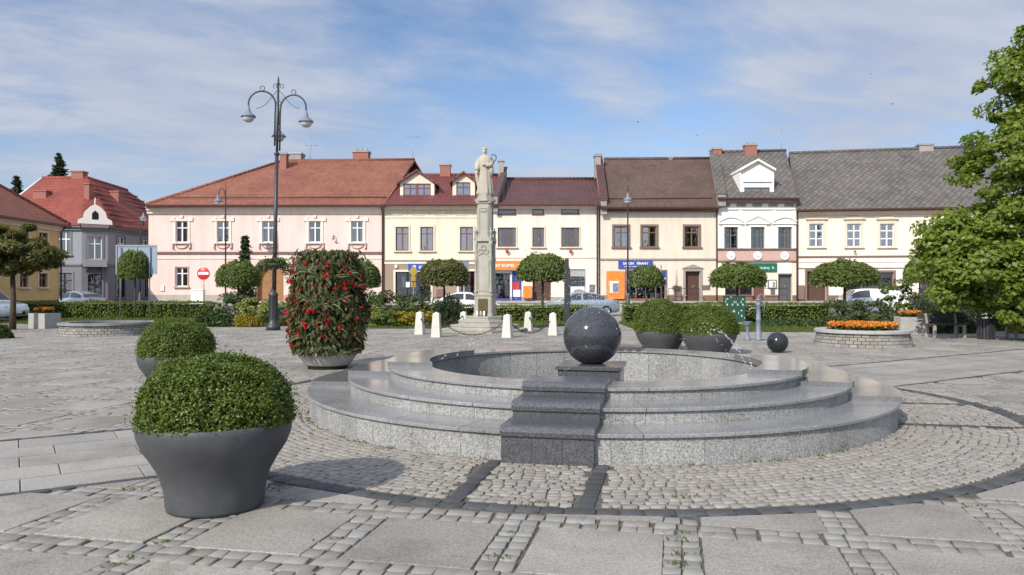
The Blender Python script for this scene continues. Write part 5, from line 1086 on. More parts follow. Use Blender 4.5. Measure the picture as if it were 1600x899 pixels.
h.panel('meter_box',1053,1064,447,470,'trimbrown',.12); h.panel('notice_board',1097,1109,446,453,'f_grey',.05); h.downpipe(1119.5,324,470)

# ---- white ornate house
h=House('town_house',((1120.5-CX)*Y/F,Y-.06),0,'narrow white ornate house with pedimented windows and a grey slate roof')
for c,p in ((1142,'arc'),(1183.5,'tri'),(1226,'arc')): h.win(c-10.8,c+10.8,355,388.5,fr='f_grey',sur='whitest',sw=.14,sout=.09,ped=p,curt=.25,split=.62)
h.shopwin(1133,1178,428,462,fr='f_redbrown',cols=2); h.door(1176,1195,428,470,m='red' if False else 'f_redbrown',rec=.2); h.door(1216,1238,428.5,470,m='greydoor',rec=.3,panels=False)
uR=h.uz(1245.5,400)[0]; zE=h.uz(1180,309)[1]; zs_=h.uz(1180,390)[1]; zs2=h.uz(1180,409)[1]
h.wall(0.02,uR,zE,None,12,parts=[(0,.42,MT['brownstone']),(.42,zs2,MT['cream']),(zs2,zs_,MT['rosy']),(zs_,zE,MT['whitest'])])
h.strip('string_course',.0,uR+.02,zs_-.03,zs_+.08,.12,'trimbrown'); h.strip('string_course',.0,uR+.02,zs2-.04,zs2+.08,.08,'trimbrown'); zc=h.uz(1180,325)[1]; h.strip('string_course',.0,uR,zc-.14,zc,.10,'whitest'); h.strip('cornice',-.03,uR+.03,zE-.42,zE-.03,.40,'trimgrey','cornice')
mb=MB(); zv=h.uz(1180,320)[1]
for k in range(5): x=uR*(k+.5)/5; mb.box(x-.33,x+.33,-.03,.01,zv-.15,zv+.14)
mb.build('frieze_panels',MT['trimgrey'],h.root); zm=h.uz(1180,400)[1]
for px in (1142,1183.5,1226):
    mb=MB(); u=h.uz(px,400)[0]; M=Matrix.Translation((u,-.02,zm))@Matrix.Rotation(R(90),4,'X'); mb.lathe([(0,.05),(.16,.05),(.2,.03),(.22,.07),(.30,.07),(.32,0)],24,M=M); mb.ball((u,-.09,zm+.03),.10,10,8,sc=(.8,.5,1))
    mb.build('medallion',MT['whitest'],h.root)
mb=MB()
for px in (1121.5,1157,1210,1244.5):
    u=h.uz(px,400)[0]; u=min(max(u,.14),uR-.14); mb.box(u-.12,u+.12,-.05,.01,zs_+.08,zc-.14)
mb.build('pilasters',MT['whitest'],h.root)
rf=h.roof((1121,308.5),(1247,308.5),(1228,236),(1112,238),'r_slate',ov=.5); h.chimney(1163,1181,226,5.2,'brick',rf,pots=2); h.chimney(1113,1126,232,5.4,'brick',rf,dep=.7); h.antenna(1221,198,240,5.4,rf,False)
h.firewall((1121,309),(1109,241),'chimgrey','r_slate',w_=.55,up=.22)
dm=h.dormer(1156.5,1209.5,302,267,252,.15,(1163,1203,293,300.5),'whitest','whitest','f_grey',3,over=.06); u0,z0=h.uz(1164,272,.15); u1,z1=h.uz(1202,281,.15); mb=MB(); mb.box(u0,u1,.09,.149,z1-.05,z0); mb.box(u0-.15,u1+.15,.04,.149,z1-.16,z1-.07); mb.build('dormer_panel',MT['white'],dm)
o,(a,b,c,d)=h.panel('shop_sign',1150,1213.5,411.5,425,'green',.08); lettering('Optyk  okulary  R…',.26,MT['white'],o,(a+.75,-.095,c+.2)); h.panel('shop_fascia',1215,1237,411,427,'white',.05)
o,(a,b,c,d)=h.panel('display_case',1199.5,1213,437.5,451,'f_grey',.08); mb=MB(); mb.box(a+.07,b-.07,-.10,-.081,c+.07,d-.07); mb.build('case_paper',MT['whiteplastic'],o); mb=MB(); mb.box(a+.3,b-.12,-.112,-.101,c+.1,d-.15); mb.build('case_photo',MT['trimgrey'],o); h.panel('notice_board',1204,1210.5,452,460,'f_grey',.05); h.downpipe(1244.5,312,470)

# ---- right cream house, slightly turned
A=P(1246.5,CY,54.0); B=P(1600,CY,51.6); ang=math.atan2(B.y-A.y,B.x-A.x)
h=House('town_house',(A.x,A.y),ang,'wide cream house with a long grey slate roof behind the leafy tree')
for c in (1275.5,1334.5,1386,1468,1530): h.win(c-11,c+11,350,386,fr='f_white',sur='beige',sw=.13,sill=True,ped='flat',curt=.3,rows=[.36],split=.70,glass='blueglass')
_,(da,db,dc,dd)=h.door(1261,1291,424,470,m='brownwood',sur='trimbrown',sw=.14,rec=.3); h.shopwin(1322,1396,426,468,fr='f_brown',cols=3,sur='trimbrown',sw=.14); h.shopwin(1440,1480,426,468,fr='f_brown',cols=2,sur='trimbrown',sw=.14)
uR=h.uz(1585,400)[0]; zE=h.uz(1330,330)[1]; zs_=h.uz(1330,402)[1]
h.wall(0.02,uR,zE,None,12,parts=[(0,.42,MT['brownstone']),(.42,zs_,MT['cream2']),(zs_,zE,MT['cream4'])]); h.strip('string_course',.0,uR,zs_-.02,zs_+.10,.08,'trimbrown'); h.strip('string_course',.0,uR,zs_-.36,zs_-.30,.05,'cream2'); zt2=h.uz(1330,420)[1]; h.strip('string_course',.0,uR,zt2,zt2+.06,.05,'trimbrown'); h.strip('cornice',.0,uR,zE-.30,zE-.03,.35,'beige','cornice')
rf=h.roof((1244,327),(1588,324),(1560,228.5),(1233,240),'r_slate',ov=.5); h.chimney(1434,1456,226,5.6,'chimgrey',rf,dep=.8); h.panel('meter_box',1245.5,1256.5,446,468,'trimbrown',.12); u,z=h.uz(1335,394); mb=MB(); mb.tube([(u,0,z),(u,-.2,z+.05)],.03,5); mb.lathe([(.02,.1),(.09,0)],8,c=(u,-.2,z)); mb.build('wall_lamp',MT['darkmetal'],h.root)

# ---- yellow house on the left side of the square (faces right)
h=House('corner_house',(-29.4,26.5),R(90),'yellow house with orange hip roof at the left edge of the picture',z0=0,cat='house')
for px0,px1,y0,y1 in ((29.5,44,360,388),(60,73.5,363,391)): h.win(px0,px1,y0,y1,fr='f_brown',sur='beige',sw=.12,curt=.2,sill=True)
for px0,px1,y0,y1 in ((29.5,44,427,449),(60,73.5,427,449)): h.win(px0,px1,y0,y1,fr='f_brown',curt=.2,sur='beige',sw=.08,sill=True)
for px0,px1 in ((-6,8),): h.win(px0,px1,358,386,fr='f_brown',sur='beige',sw=.12,curt=.2,sill=True); 
uR=h.uz(92.5,400)[0]; zE=h.uz(88,349)[1]; zb=h.uz(80,463)[1]
h.wall(0,uR,zE,None,11,parts=[(0,.9,MT['brownstone']),(.9,zE,MT['yellowst'])]); h.strip('cornice',0,uR,zE-.5,zE-.08,.34,'beige','cornice'); h.strip('string_course',0,uR,3.05,3.2,.06,'beige')
zr=zE+4.4; ov=.45; v_=[Vector((-1,-ov,zE-.05)),Vector((uR+ov,-ov,zE-.05)),Vector((uR-5.2,5.2,zr)),Vector((-1,5.2,zr)),Vector((uR+ov,11.4,zE-.05)),Vector((-1,11.4,zE-.05))]; dz=Vector((0,0,-.18))
def tmat_rot(): return MT['r_orange']
mb=MB(); mb.add(v_+[p+dz for p in v_],[(0,1,2,3),(1,4,2),(3,2,4,5),(6,7,1,0),(7,10,4,1),(6,9,8,7),(7,8,10)]); rf=mb.build('roof',MT['r_orange'],h.root); mb=MB(); mb.tube([v_[1],v_[2],v_[3]],.14,8); mb.build('ridge_tiles',MT['r_orange'],rf); mb=MB(); mb.extx([(-ov-.13,zE-.2),(-ov-.15,zE-.07),(-ov-.02,zE-.07),(-ov,zE-.2)],-1,uR+ov); mb.build('gutter',MT['gutter'],rf); h.downpipe(93,350,470,out=.1)

# ---- grey corner house with chamfered corner and bay
rt=empty('corner_house',(-34.2,62.0,0),0,'grey corner house with a bright red roof, balcony bay and white gablet','house')
A=[Vector((-8.0,0)),Vector((-.55,0)),Vector((1.05,1.0)),Vector((1.6,8.9))]; zE=6.85
def facade(P0,P1,nm,openings,mup,mlow,z_split):
    L=(P1-P0).length; ang=math.atan2(P1.y-P0.y,P1.x-P0.x); hh=House.__new__(House); hh.A=Vector((rt.location.x+P0.x,rt.location.y+P0.y,0)); hh.ang=ang; hh.z0=0; hh.e=Vector((math.cos(ang),math.sin(ang),0)); hh.n=Vector((-math.sin(ang),math.cos(ang),0)); hh.holes=[]
    hh.root=empty(nm,(P0.x,P0.y,0),ang); hh.root.parent=rt; return hh,L
def flatwin(hh,u0,u1,z0,z1,fr,sur,curt,cols=2,split=.68,name='window',glass='glass'):
    """window whose pieces are joined under the house itself"""
    hh.holes.append((u0,u1,z0,z1,.2)); M=Matrix.Translation((hh.A-rt.location).to_3d()+Vector((0,0,0)))@Matrix.Rotation(hh.ang,4,'Z'); M.translation.z=0
    mb=MB(M=M); sw=.13
    if sur: mb.box(u0-sw,u0,-.05,.01,z0,z1); mb.box(u1,u1+sw,-.05,.01,z0,z1); mb.box(u0-sw,u1+sw,-.052,.01,z1,z1+sw); mb.box(u0-sw-.06,u1+sw+.06,-.14,.01,z0-.1,z0-.002)
    o=mb.build(name,MT[sur or fr],rt); f=MB(M=M); t=.07
    f.box(u0,u0+t,.09,.15,z0,z1); f.box(u1-t,u1,.09,.15,z0,z1); f.box(u0+t,u1-t,.09,.15,z0,z0+t); f.box(u0+t,u1-t,.09,.15,z1-t,z1)
    for c in range(1,cols): x=u0+(u1-u0)*c/cols; f.box(x-.045,x+.045,.08,.147,z0+t,z1-t)
    if split: z=z0+(z1-z0)*split; f.box(u0+t,u1-t,.085,.148,z-.04,z+.04)
    f.build('frame',MT[fr],o); g=MB(M=M); g.add([(u0,.14,z0),(u1,.14,z0),(u1,.14,z1),(u0,.14,z1)],[(0,1,2,3)]); g.build('pane',MT[glass],o)
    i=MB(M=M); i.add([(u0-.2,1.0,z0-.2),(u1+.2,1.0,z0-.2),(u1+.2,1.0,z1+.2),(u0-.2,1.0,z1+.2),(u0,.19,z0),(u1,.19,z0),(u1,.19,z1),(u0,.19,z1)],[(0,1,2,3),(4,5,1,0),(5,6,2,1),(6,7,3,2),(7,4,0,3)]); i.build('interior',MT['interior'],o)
    if curt: c=MB(M=M); c.box(u0+.1,u0+(u1-u0)*.42,.3,.31,z0+.05,z1-.05); c.box(u1-(u1-u0)*.42,u1-.1,.3,.31,z0+.05,z1-.05); c.build('curtain',MT['curtain'],o)
    return o
for P0,P1,nm,lst in ((A[0],A[1],'front',[(5.35,6.55,4.35,6.25,'f_white','greyst2',1,3),(5.3,6.7,1.0,2.9,'black','greyst2',0,2),(2.2,3.4,4.35,6.25,'f_white','greyst2',1,3)]),(A[1],A[2],'chamfer',[(.42,1.45,4.0,5.9,'f_white','greyst2',1,2),(.45,1.45,.15,2.8,'black','greyst2',0,2)]),(A[2],A[3],'flank',[(1.3,2.4,4.2,6.0,'f_white','greyst2',1,2),(5.0,6.1,4.2,6.0,'f_white','greyst2',1,2),(6.8,7.9,4.2,6.0,'f_white','greyst2',1,2),(1.2,2.5,.9,2.9,'black','greyst2',0,2),(5.4,6.5,.9,2.9,'black','greyst2',0,2)])):
    L=(P1-P0).length; ang=math.atan2(P1.y-P0.y,P1.x-P0.x); hh=House.__new__(House); hh.A=Vector((rt.location.x+P0.x,rt.location.y+P0.y,0)); hh.ang=ang; hh.holes=[]; hh.root=rt
    for (u0,u1,z0,z1,fr,sur,cu,cols) in lst: flatwin(hh,u0,u1,z0,z1,fr,sur,cu,cols)
    M=Matrix.Translation((P0.x,P0.y,0))@Matrix.Rotation(ang,4,'Z')
    # wall with openings, transformed into the house frame
    us=sorted({0,L,*[q[0] for q in hh.holes],*[q[1] for q in hh.holes]}); mb=MB(M=M)
    for bi,(za,zb) in enumerate(((0,3.55),(3.55,zE))):
        zs=sorted({za,zb,*[z for q in hh.holes for z in (q[2],q[3]) if za<z<zb]})
        for i in range(len(us)-1):
            for j in range(len(zs)-1):
                m=((us[i]+us[i+1])/2,(zs[j]+zs[j+1])/2)
                if any(q[0]<m[0]<q[1] and q[2]<m[1]<q[3] for q in hh.holes): continue
                mb.add([(us[i],0,zs[j]),(us[i+1],0,zs[j]),(us[i+1],0,zs[j+1]),(us[i],0,zs[j+1])],[(0,1,2,3)],bi)
    for (a,b,c,d,r_) in hh.holes: mb.add([(a,0,c),(b,0,c),(b,0,d),(a,0,d),(a,r_,c),(b,r_,c),(b,r_,d),(a,r_,d)],[(0,1,5,4),(1,2,6,5),(2,3,7,6),(3,0,4,7)],0 if d<3.6 else 1)
    mb.build('wall',[MT['greyst2'],MT['greyst']],rt); c=MB(M=M); c.box(-.05,L+.05,-.10,.01,3.5,3.66); c.box(-.05,L+.05,-.34,.01,zE-.28,zE-.03); c.box(-.02,L+.02,-.16,.01,zE-.5,zE-.282); c.build('cornice',MT['greyst2'],rt)
M=Matrix.Translation((A[1].x,A[1].y,0))@Matrix.Rotation(math.atan2(1.0,1.6),4,'Z'); mb=MB(M=M); mb.box(.1,1.8,-.75,-.02,3.4,3.55); mb.box(.12,1.78,-.72,-.62,3.55,4.0); mb.box(.12,.22,-.618,-.02,3.55,4.0); mb.box(1.68,1.78,-.618,-.02,3.55,4.0)
for x in (.35,1.5): mb.extx([(-.02,3.39),(-.55,3.39),(-.02,2.95)],x-.06,x+.06)
mb.build('balcony',MT['greyst'],rt)
e=.4; zr=11.35; rv=[Vector((-8.2,-e,zE)),Vector((A[1].x,-e,zE)),Vector((A[2].x+e,A[2].y-.1,zE)),Vector((A[3].x+e,A[3].y,zE)),Vector((-6.9,5.2,zr)),Vector((-2.9,5.2,zr)),Vector((-2.9,12,zr-.2)),Vector((A[3].x+e,15,zE)),Vector((-8.2,15,zE))]; dz=Vector((0,0,-.15)); n=len(rv)
mb=MB(); mb.add(rv+[p+dz for p in rv],[(0,1,5,4),(1,2,5),(2,3,7,6,5),(0,4,8),(4,5,6,8),(6,7,8),(9,10,1,0),(10,11,2,1),(11,12,3,2),(12,16,7,3)]); rf=mb.build('roof',MT['r_bright'],rt); mb=MB(); mb.tube([rv[4],rv[5],rv[6]],.13,8); mb.build('ridge_tiles',MT['r_bright'],rf); mb=MB(); mb.tube([rv[0],rv[4]],.09,6); mb.build('verge',MT['white'],rf)
mb=MB()
for k in range(1,9):
    t=k/9.5; mb.tube([rv[2].lerp(rv[5],t)+Vector((0,0,.1)),rv[7].lerp(rv[6],t)+Vector((0,0,.1))],.05,5)
mb.build('snow_guard',MT['r_bright'],rf)
for (px,w_,yt,Y_) in ((66,20,298,65),(124,18,268,67.5),(139,8,287,65),(182,13,299,68.5)):
    c=P(px,yt,Y_)-rt.location; ww=w_*Y_/F/2; mb=MB(); mb.box(c.x-ww,c.x+ww,c.y-.4,c.y+.4,c.z-2.2,c.z-.12); mb.box(c.x-ww-.06,c.x+ww+.06,c.y-.46,c.y+.46,c.z-.118,c.z); mb.build('chimney',MT['brick'],rf)
M=Matrix.Translation((A[1].x,A[1].y,0))@Matrix.Rotation(math.atan2(1.0,1.6),4,'Z'); mb=MB(M=M); x0,x1=.0,1.9; prof=[(x0-.3,zE+.02),(x1+.3,zE+.02),(x1+.25,zE+.35),(x1-.1,zE+.55),(x1-.2,zE+1.0),(.95+.35,zE+1.45),(.95,zE+1.62),(.95-.35,zE+1.45),(x0+.2,zE+1.0),(x0+.1,zE+.55),(x0-.25,zE+.35)]; mb.extr(prof,-.28,.1); mb.tube([(.95,-.1,zE+1.6),(.95,-.1,zE+2.2)],[.08,.02],6); gb=mb.build('gablet',MT['whitest'],rf)
mb=MB(M=M); mb.extr([(.72,zE+.4),(1.18,zE+.4),(1.18,zE+.9),(.95,zE+1.12),(.72,zE+.9)],-.30,-.27); mb.build('gablet_window',MT['dark'],rf); mb=MB(); mb.box(-8.1,.2,2.5,14,3,6.5); mb.build('core_wall',MT['dark'],rt)
# dark roofed house far behind, in the gap
h=House('far_house',(-36.5,84),R(4),'dark roofed house in the side street behind the grey corner house',z0=0); h.win(0,0,0,0,rect=(6.2,7.3,4.0,5.6),fr='f_white',curt=.4); h.win(0,0,0,0,rect=(8.6,9.7,4.0,5.6),fr='f_white',curt=.4); h.win(0,0,0,0,rect=(6.2,7.3,1.0,2.6),fr='f_white',curt=.4)
h.wall(0,13,7.2,None,10,parts=[(0,7.2,MT['cream3'])]); mb=MB(); mb.extx([(-.5,7.0),(5,11.2),(10.5,7.0),(10.5,6.85),(5,11.0),(-.5,6.85)],-.4,13.4); mb.build('roof',MT['r_slate'],h.root)
# ================================================================ monument
MY=29.2; mx=(758-CX)*MY/F; mo=empty('monument',(mx,MY,0),-TH,'tall pale stone gothic column on octagonal steps, ringed by chained bollards','monument')
def octo(a,rot=22.5): return [(a/math.cos(R(22.5))*math.cos(R(rot+45*k)),a/math.cos(R(22.5))*math.sin(R(rot+45*k))) for k in range(8)]
for a,z0,z1 in ((1.52,-.02,.12),(1.22,.12,.26),(.95,.26,.42),(.70,.42,.58)):
    mb=MB(); mb.prism(octo(a-.02),z0,z1-.05); mb.prism(octo(a),z1-.05,z1); mb.build('step',MT['limestone'],mo)
def zz(py): return H+(CY-py)*MY/F
def chsq(w,c): return [(-w+c,-w),(w-c,-w),(w,-w+c),(w,w-c),(w-c,w),(-w+c,w),(-w,w-c),(-w,-w+c)]
mb=MB(); mb.prism(chsq(.375,.04),.58,zz(489)); mb.prism(chsq(.345,.05),zz(489),zz(462)); mb.prism(chsq(.375,.05),zz(462),zz(459)); pd=mb.build('pedestal',MT['limestone'],mo)
mb=MB(); mb.box(-.18,.18,-.378,-.34,zz(496),zz(467)); mb.build('plaque',MT['bronze'],pd)
mb=MB(); z0,z1=zz(459),zz(378); mb.prism(chsq(.285,.06),z0,z1)
for sx in (-1,1):
    for sy in (-1,1):
        mb.lathe([(.075,0),(.075,.12),(.05,.16),(.05,z1-z0-.75),(.08,z1-z0-.70),(.055,z1-z0-.6),(.055,z1-z0-.15),(.09,z1-z0)],10,c=(sx*.285,sy*.285,z0))
for k in range(4):
    M=Matrix.Rotation(math.pi/2*k,4,'Z'); mb.box(-.22,-.19,-.305,-.275,z0+.1,z1-.55,M=M); mb.box(.19,.22,-.305,-.275,z0+.1,z1-.55,M=M); mb.box(-.22,.22,-.306,-.275,z0+.1,z0+.13,M=M)
    for (x,z,r_) in ((-.11,z1-.38,.085),(.11,z1-.38,.085),(0,z1-.24,.085)): mb.tube([(x+r_*math.cos(t),-.30,z+r_*math.sin(t)) for t in np.linspace(0,2*math.pi,13)],.022,5,M=M)
    mb.extr([(-.3,z1-.52),(-.24,z1-.56),(0,z1-.45),(.24,z1-.56),(.3,z1-.52),(0,z1-.40)],-.31,-.275,M=M)
mb.build('lower_shaft',MT['limestone'],mo)
mb=MB(); mb.prism(chsq(.37,.07),z1,z1+.08); mb.prism(chsq(.34,.06),z1+.08,z1+.16)
for sx in (-1,1):
    for sy in (-1,1):
        mb.lathe([(.07,0),(.05,.06),(.045,.22),(.075,.28),(.075,.31),(.02,.36),(.03,.42),(.0,.46)],8,c=(sx*.30,sy*.30,z1+.08)); 
mb.build('gallery',MT['limestone'],mo)
z2=zz(319); mb=MB(); mb.prism(chsq(.26,.07),z1+.16,z2)
for k in range(4):
    M=Matrix.Rotation(math.pi/2*k,4,'Z'); mb.box(-.17,-.145,-.285,-.255,z1+.3,z2-.2,M=M); mb.box(.145,.17,-.285,-.255,z1+.3,z2-.2,M=M); mb.box(-.17,.17,-.286,-.255,z2-.2,z2-.17,M=M)
    for x in (-.08,0,.08): mb.ball((x,-.27,z2-.28),.05,8,6,sc=(1,.5,1.2),M=M)
mb.build('upper_shaft',MT['limestone'],mo)
z3=zz(304); mb=MB(); mb.prism(chsq(.30,.08),z2,z2+.08); mb.prism(octo(.37),z2+.08,z2+.17); mb.prism(octo(.30),z2+.17,z2+.24); mb.prism(octo(.26),z2+.24,z3); mb.build('capital',MT['limestone'],mo)
# votive lights at the foot
for k,x in enumerate((-.16,-.02,.10)):
    mb=MB(); mb.lathe([(.045,0),(.05,.12),(.035,.16),(.035,.20)],10); tag(mb.build('grave_candle',MT['whiteplastic'] if k!=1 else MT['limestone2'],None,(mx+x-.12,MY-.54+.03*k,.58)),'small pale candle lamp standing on the monument steps below the plaque','candle','candle lamps under the plaque')
# statue of a robed saint: one body
st_h=zz(231)-z3; sv=[];sf=[]; SEG=56
prof=[(0,.30,.25),(.03,.315,.26),(.15,.285,.235),(.30,.255,.205),(.45,.235,.185),(.55,.235,.18),(.60,.25,.185),(.66,.265,.19),(.72,.27,.185),(.78,.255,.17),(.815,.19,.14),(.835,.10,.095),(.85,.072,.075),(.865,.075,.08),(.885,.088,.095),(.91,.096,.105),(.935,.095,.10),(.95,.088,.09),(.958,.10,.10),(.985,.105,.105),(1.0,.06,.06)]
hh=st_h/1.0
for (f,rx,ry) in prof:
    for k in range(SEG):
        a=2*math.pi*k/SEG; fold=0
        if f<.6: fold=.035*math.sin(a*11+f*5)*(1-f)+.03*math.sin(a*5+2.2*f+1)*(1-f*.8)
        elif f<.8: fold=.010*math.sin(a*9+f*20)
        k_=1+fold*2.2; x=rx*k_*math.cos(a); y=ry*k_*math.sin(a)
        if .868<f<.95 and math.sin(a)<-.5: y-=.012*math.exp(-((f-.897)/.012)**2)*(1 if abs(math.cos(a))<.22 else 0)*2.2
        sv.append((x+.02*math.sin(f*5)-.01,y,f*hh))
for i in range(len(prof)-1):
    for k in range(SEG): k2=(k+1)%SEG; sf.append((i*SEG+k,i*SEG+k2,(i+1)*SEG+k2,(i+1)*SEG+k))
mb=MB(); mb.add(sv,sf+[tuple((len(prof)-1)*SEG+k for k in range(SEG))],0,True); s_=hh
def limb(p,r): mb.tube([tuple(c*s_ for c in q) for q in p],[x*s_ for x in r],12)
limb([(-.115,0,.775),(-.155,-.03,.66),(-.15,-.075,.55),(-.145,-.10,.50)],[.045,.058,.062,.05]); limb([(-.145,-.10,.50),(-.14,-.115,.46),(-.135,-.12,.43)],[.022,.024,.012])
limb([(.115,0,.775),(.16,-.02,.68),(.135,-.085,.60),(.05,-.125,.615)],[.045,.055,.062,.045]); limb([(.05,-.125,.615),(.0,-.13,.62),(-.03,-.13,.615)],[.022,.024,.010])
limb([(-.16,-.07,.53),(-.165,-.05,.40),(-.15,-.02,.22),(-.13,0,.05)],[.05,.045,.035,.03]); limb([(.15,-.05,.62),(.155,-.03,.48),(.145,-.01,.36)],[.05,.05,.02])
for a in range(7): t=a/6*math.pi-1.57; 
limb([(.07,-.12,.60),(.13,-.12,.72),(.175,-.10,.80)],[.010,.010,.008])
mb.ball((.0,-.098*s_*0-.045*s_,.905*s_),.016*s_,8,6,sc=(.8,1.4,1.3))
for x in (-.019,.019): mb.ball((x*s_,-.046*s_,.918*s_),.008*s_,8,6)
mb.ball((0,-.046*s_,.886*s_),.012*s_,8,6,sc=(1.5,.6,.5))
o=mb.build('statue',MT['limestone2'],None,(mx,MY,z3)); o.rotation_euler=(0,0,R(-16)); tag(o,'pale stone statue of a robed saint standing on top of the tall column','statue')
mb=MB(); M=Matrix.Translation((.205*s_,-.06*s_,.76*s_))@Matrix.Rotation(R(90),4,'X'); mb.tube([(.062*s_*math.cos(t),.075*s_*math.sin(t),0) for t in np.linspace(0,2*math.pi,17)],.010*s_,6,M=M); mb.build('metal_wreath',MT['darkmetal'],o)
# bollards and chains
bols=[]; bp=None
LB=['stone bollard to the left with a chain hanging from its side','stone bollard left of the steps, nearer of the left pair','short stone bollard behind the steps left of the column','stone bollard right in front of the column steps','stone bollard right of the column with a loose chain','slim stone bollard beside the granite ball']
for i,(px,py,yt) in enumerate(((656,522.5,486.5),(682,527,487.5),(724.5,513,486.5),(793,527.5,490.5),(825.5,517,486.5),(864,524,488))):
    g_=G(px,py); hgt=(py-yt)*g_.y/F
    if bp is None:
        mb=MB(); a,b=.155,.105; vs=[(-a,-a,0),(a,-a,0),(a,a,0),(-a,a,0),(-b,-b,.80),(b,-b,.80),(b,b,.80),(-b,b,.80),(-b+.01,-b+.01,.81),(b-.01,-b+.01,.81),(b-.01,b-.01,.81),(-b+.01,b-.01,.81),(0,0,.865)]
        mb.add(vs,[(3,2,1,0)]+[(i_,(i_+1)%4,4+(i_+1)%4,4+i_) for i_ in range(4)]+[(4+i_,4+(i_+1)%4,8+(i_+1)%4,8+i_) for i_ in range(4)]+[(8+i_,8+(i_+1)%4,12) for i_ in range(4)]); o=bp=mb.build('bollard',MT['bollard'])
    else: o=bp.copy(); COL.objects.link(o)
    o.location=g_; o.rotation_euler=(0,0,-TH+rng.uniform(-.1,.1)); o.scale=(1,1,hgt/.865); tag(o,LB[i],'bollard','stone bollards round the monument'); bols.append(g_+Vector((0,0,hgt*.78)))
def chain(a,b,sag,label,end=None):
    n=max(8,int((b-a).length*1.05/.085)); mb=MB()
    for k in range(n):
        t0=k/n; t1=(k+1.15)/n
        def c_(t): return a.lerp(b,t)+Vector((0,0,-sag*4*t*(1-t)))
        p=c_((t0+t1)/2); d=(c_(t1)-c_(t0)); L=d.length; q=d.to_track_quat('X','Z'); M=Matrix.Translation(p)@q.to_matrix().to_4x4()@Matrix.Rotation(R(90)*(k%2),4,'X')
        pts=[((L*.52)*math.cos(t),.028*math.sin(t),0) for t in np.linspace(0,2*math.pi,11)]; mb.tube(pts,.011,5,M=M)
    tag(mb.build('chain',MT['chain']),label,'chain','chains hanging between the bollards')
chain(bols[0],bols[1],.30,'iron chain between the two left bollards'); chain(bols[1],bols[3],.55,'long sagging iron chain across the front of the column steps'); chain(bols[3],bols[5],.5,'iron chain drooping from the front bollard towards the granite ball'); chain(bols[4],bols[5],.42,'iron chain between the bollards right of the column'); chain(bols[0],bols[2],.4,'iron chain running behind the steps on the left')

# ================================================================ lamps
def head(mb_s,mb_g,c,s=1):
    mb_s.lathe([(.05,.42),(.055,.30),(.075,.26),(.08,.20),(.11,.17),(.13,.12),(.24,.04),(.285,-.02),(.29,-.05),(.25,-.055)],20,c=c,M=None); mb_g.lathe([(.235,-.05),(.225,-.11),(.17,-.20),(.09,-.245),(0,-.255)],20,c=c)
def triple(px,py,ytop):
    g_=G(px,py); t=empty('street_lamp',g_,0,'tall dark triple arm lamp post with curled arms and a hanging basket','street lamp'); k=g_.y/F; z=lambda y:(py-y)*k
    mb=MB(); T=z(ytop); lean=.20
    X=lambda zz_: lean*zz_/T
    mb.lathe([(.27,0),(.27,.16),(.23,.20),(.21,.26),(.17,.32),(.16,.40),(.16,1.30),(.19,1.34),(.19,1.40),(.12,1.48),(.095,1.6)],16); 
    for q in range(8): a=q*math.pi/4; mb.box(-.02,.02,-.175,-.15,.42,1.28,M=Matrix.Rotation(a,4,'Z'))
    mb.tube([(X(1.5),0,1.5),(X(4),0,4.0),(X(z(243)),0,z(243))],[.085,.075,.07],12); mb.lathe([(.07,0),(.11,.03),(.11,.08),(.06,.12)],12,c=(X(z(243)),0,z(243)))
    mb.tube([(X(z(243)),0,z(243)),(X(T-.3),0,T-.3)],[.05,.042],12); mb.lathe([(.05,0),(.07,.03),(.045,.08),(.045,.16),(.02,.30),(0,.36)],10,c=(X(T-.36),0,T-.36)); mb.lathe([(.06,0),(.10,.02),(.10,.07),(.06,.09)],12,c=(X(3),0,3.0))
    mb.build('post',MT['darkmetal'],t)
    for (dx,dy,zt,zh,nm) in ((-1.13,-.1,z(143),z(182),'a'),(1.12,-.1,z(149),z(190),'b'),(-.32,1.15,z(160),z(203),'c')):
        a=MB(); s_=MB(); g2=MB(); L=math.hypot(dx,dy); ux,uy=dx/L,dy/L; z0=zh-.75; pts=[(X(z0)+ux*.10,uy*.10,z0-.4),(X(zh)+ux*.10,uy*.10,zh+.1)]
        R_=(L-.10)/2; cc=(L+.10)/2
        for th in np.linspace(math.pi,0,15): pts.append((X(zt)+ux*(cc+R_*math.cos(th)),uy*(cc+R_*math.cos(th)),zt-R_+R_*math.sin(th)))
        e=pts[-1]; pts.append((e[0],e[1],zh+.40)); a.tube(pts,.033,8)
        sp=[(X(zt)+ux*cc+.10*math.cos(u_)*(1-u_/9),uy*cc,zt+.12+.10*math.sin(u_)*(1-u_/9)) for u_ in np.linspace(-1.6,4.2,14)]; a.tube(sp,.016,6)
        a.tube([(X(T-.55),0,T-.55)]+[(X(T)+ux*(.1+.75*q),uy*(.1+.75*q),T-.55-.75*math.sin(q*1.57)**.8) for q in np.linspace(.15,1,7)],.012,6)
        ar=a.build('arm',MT['darkmetal'],t); head(s_,g2,(e[0],e[1],zh)); s_.build('lamp_shade',MT['bluegrey'],ar); g2.build('globe',MT['lampglass'],ar)
    o=MB()
    for sg in (-1,1): o.tube([(X(T)+sg*(.07+.07*(1-math.cos(u_))*.9),0,T-.42+.09*math.sin(u_)) for u_ in np.linspace(-1,4.6,12)],.013,6)
    o.build('scroll',MT['darkmetal'],t); return g_
gl=triple(427,516,118)
t=empty('hanging_basket',(gl.x+.07,gl.y,2.42),0,'ring of green plants hanging around the tall triple lamp post','hanging basket'); mb=MB(); mb.lathe([(.10,-.05),(.30,.02),(.42,.18),(.40,.18),(.28,.05),(.10,0)],20); mb.build('basket',MT['darkmetal'],t)
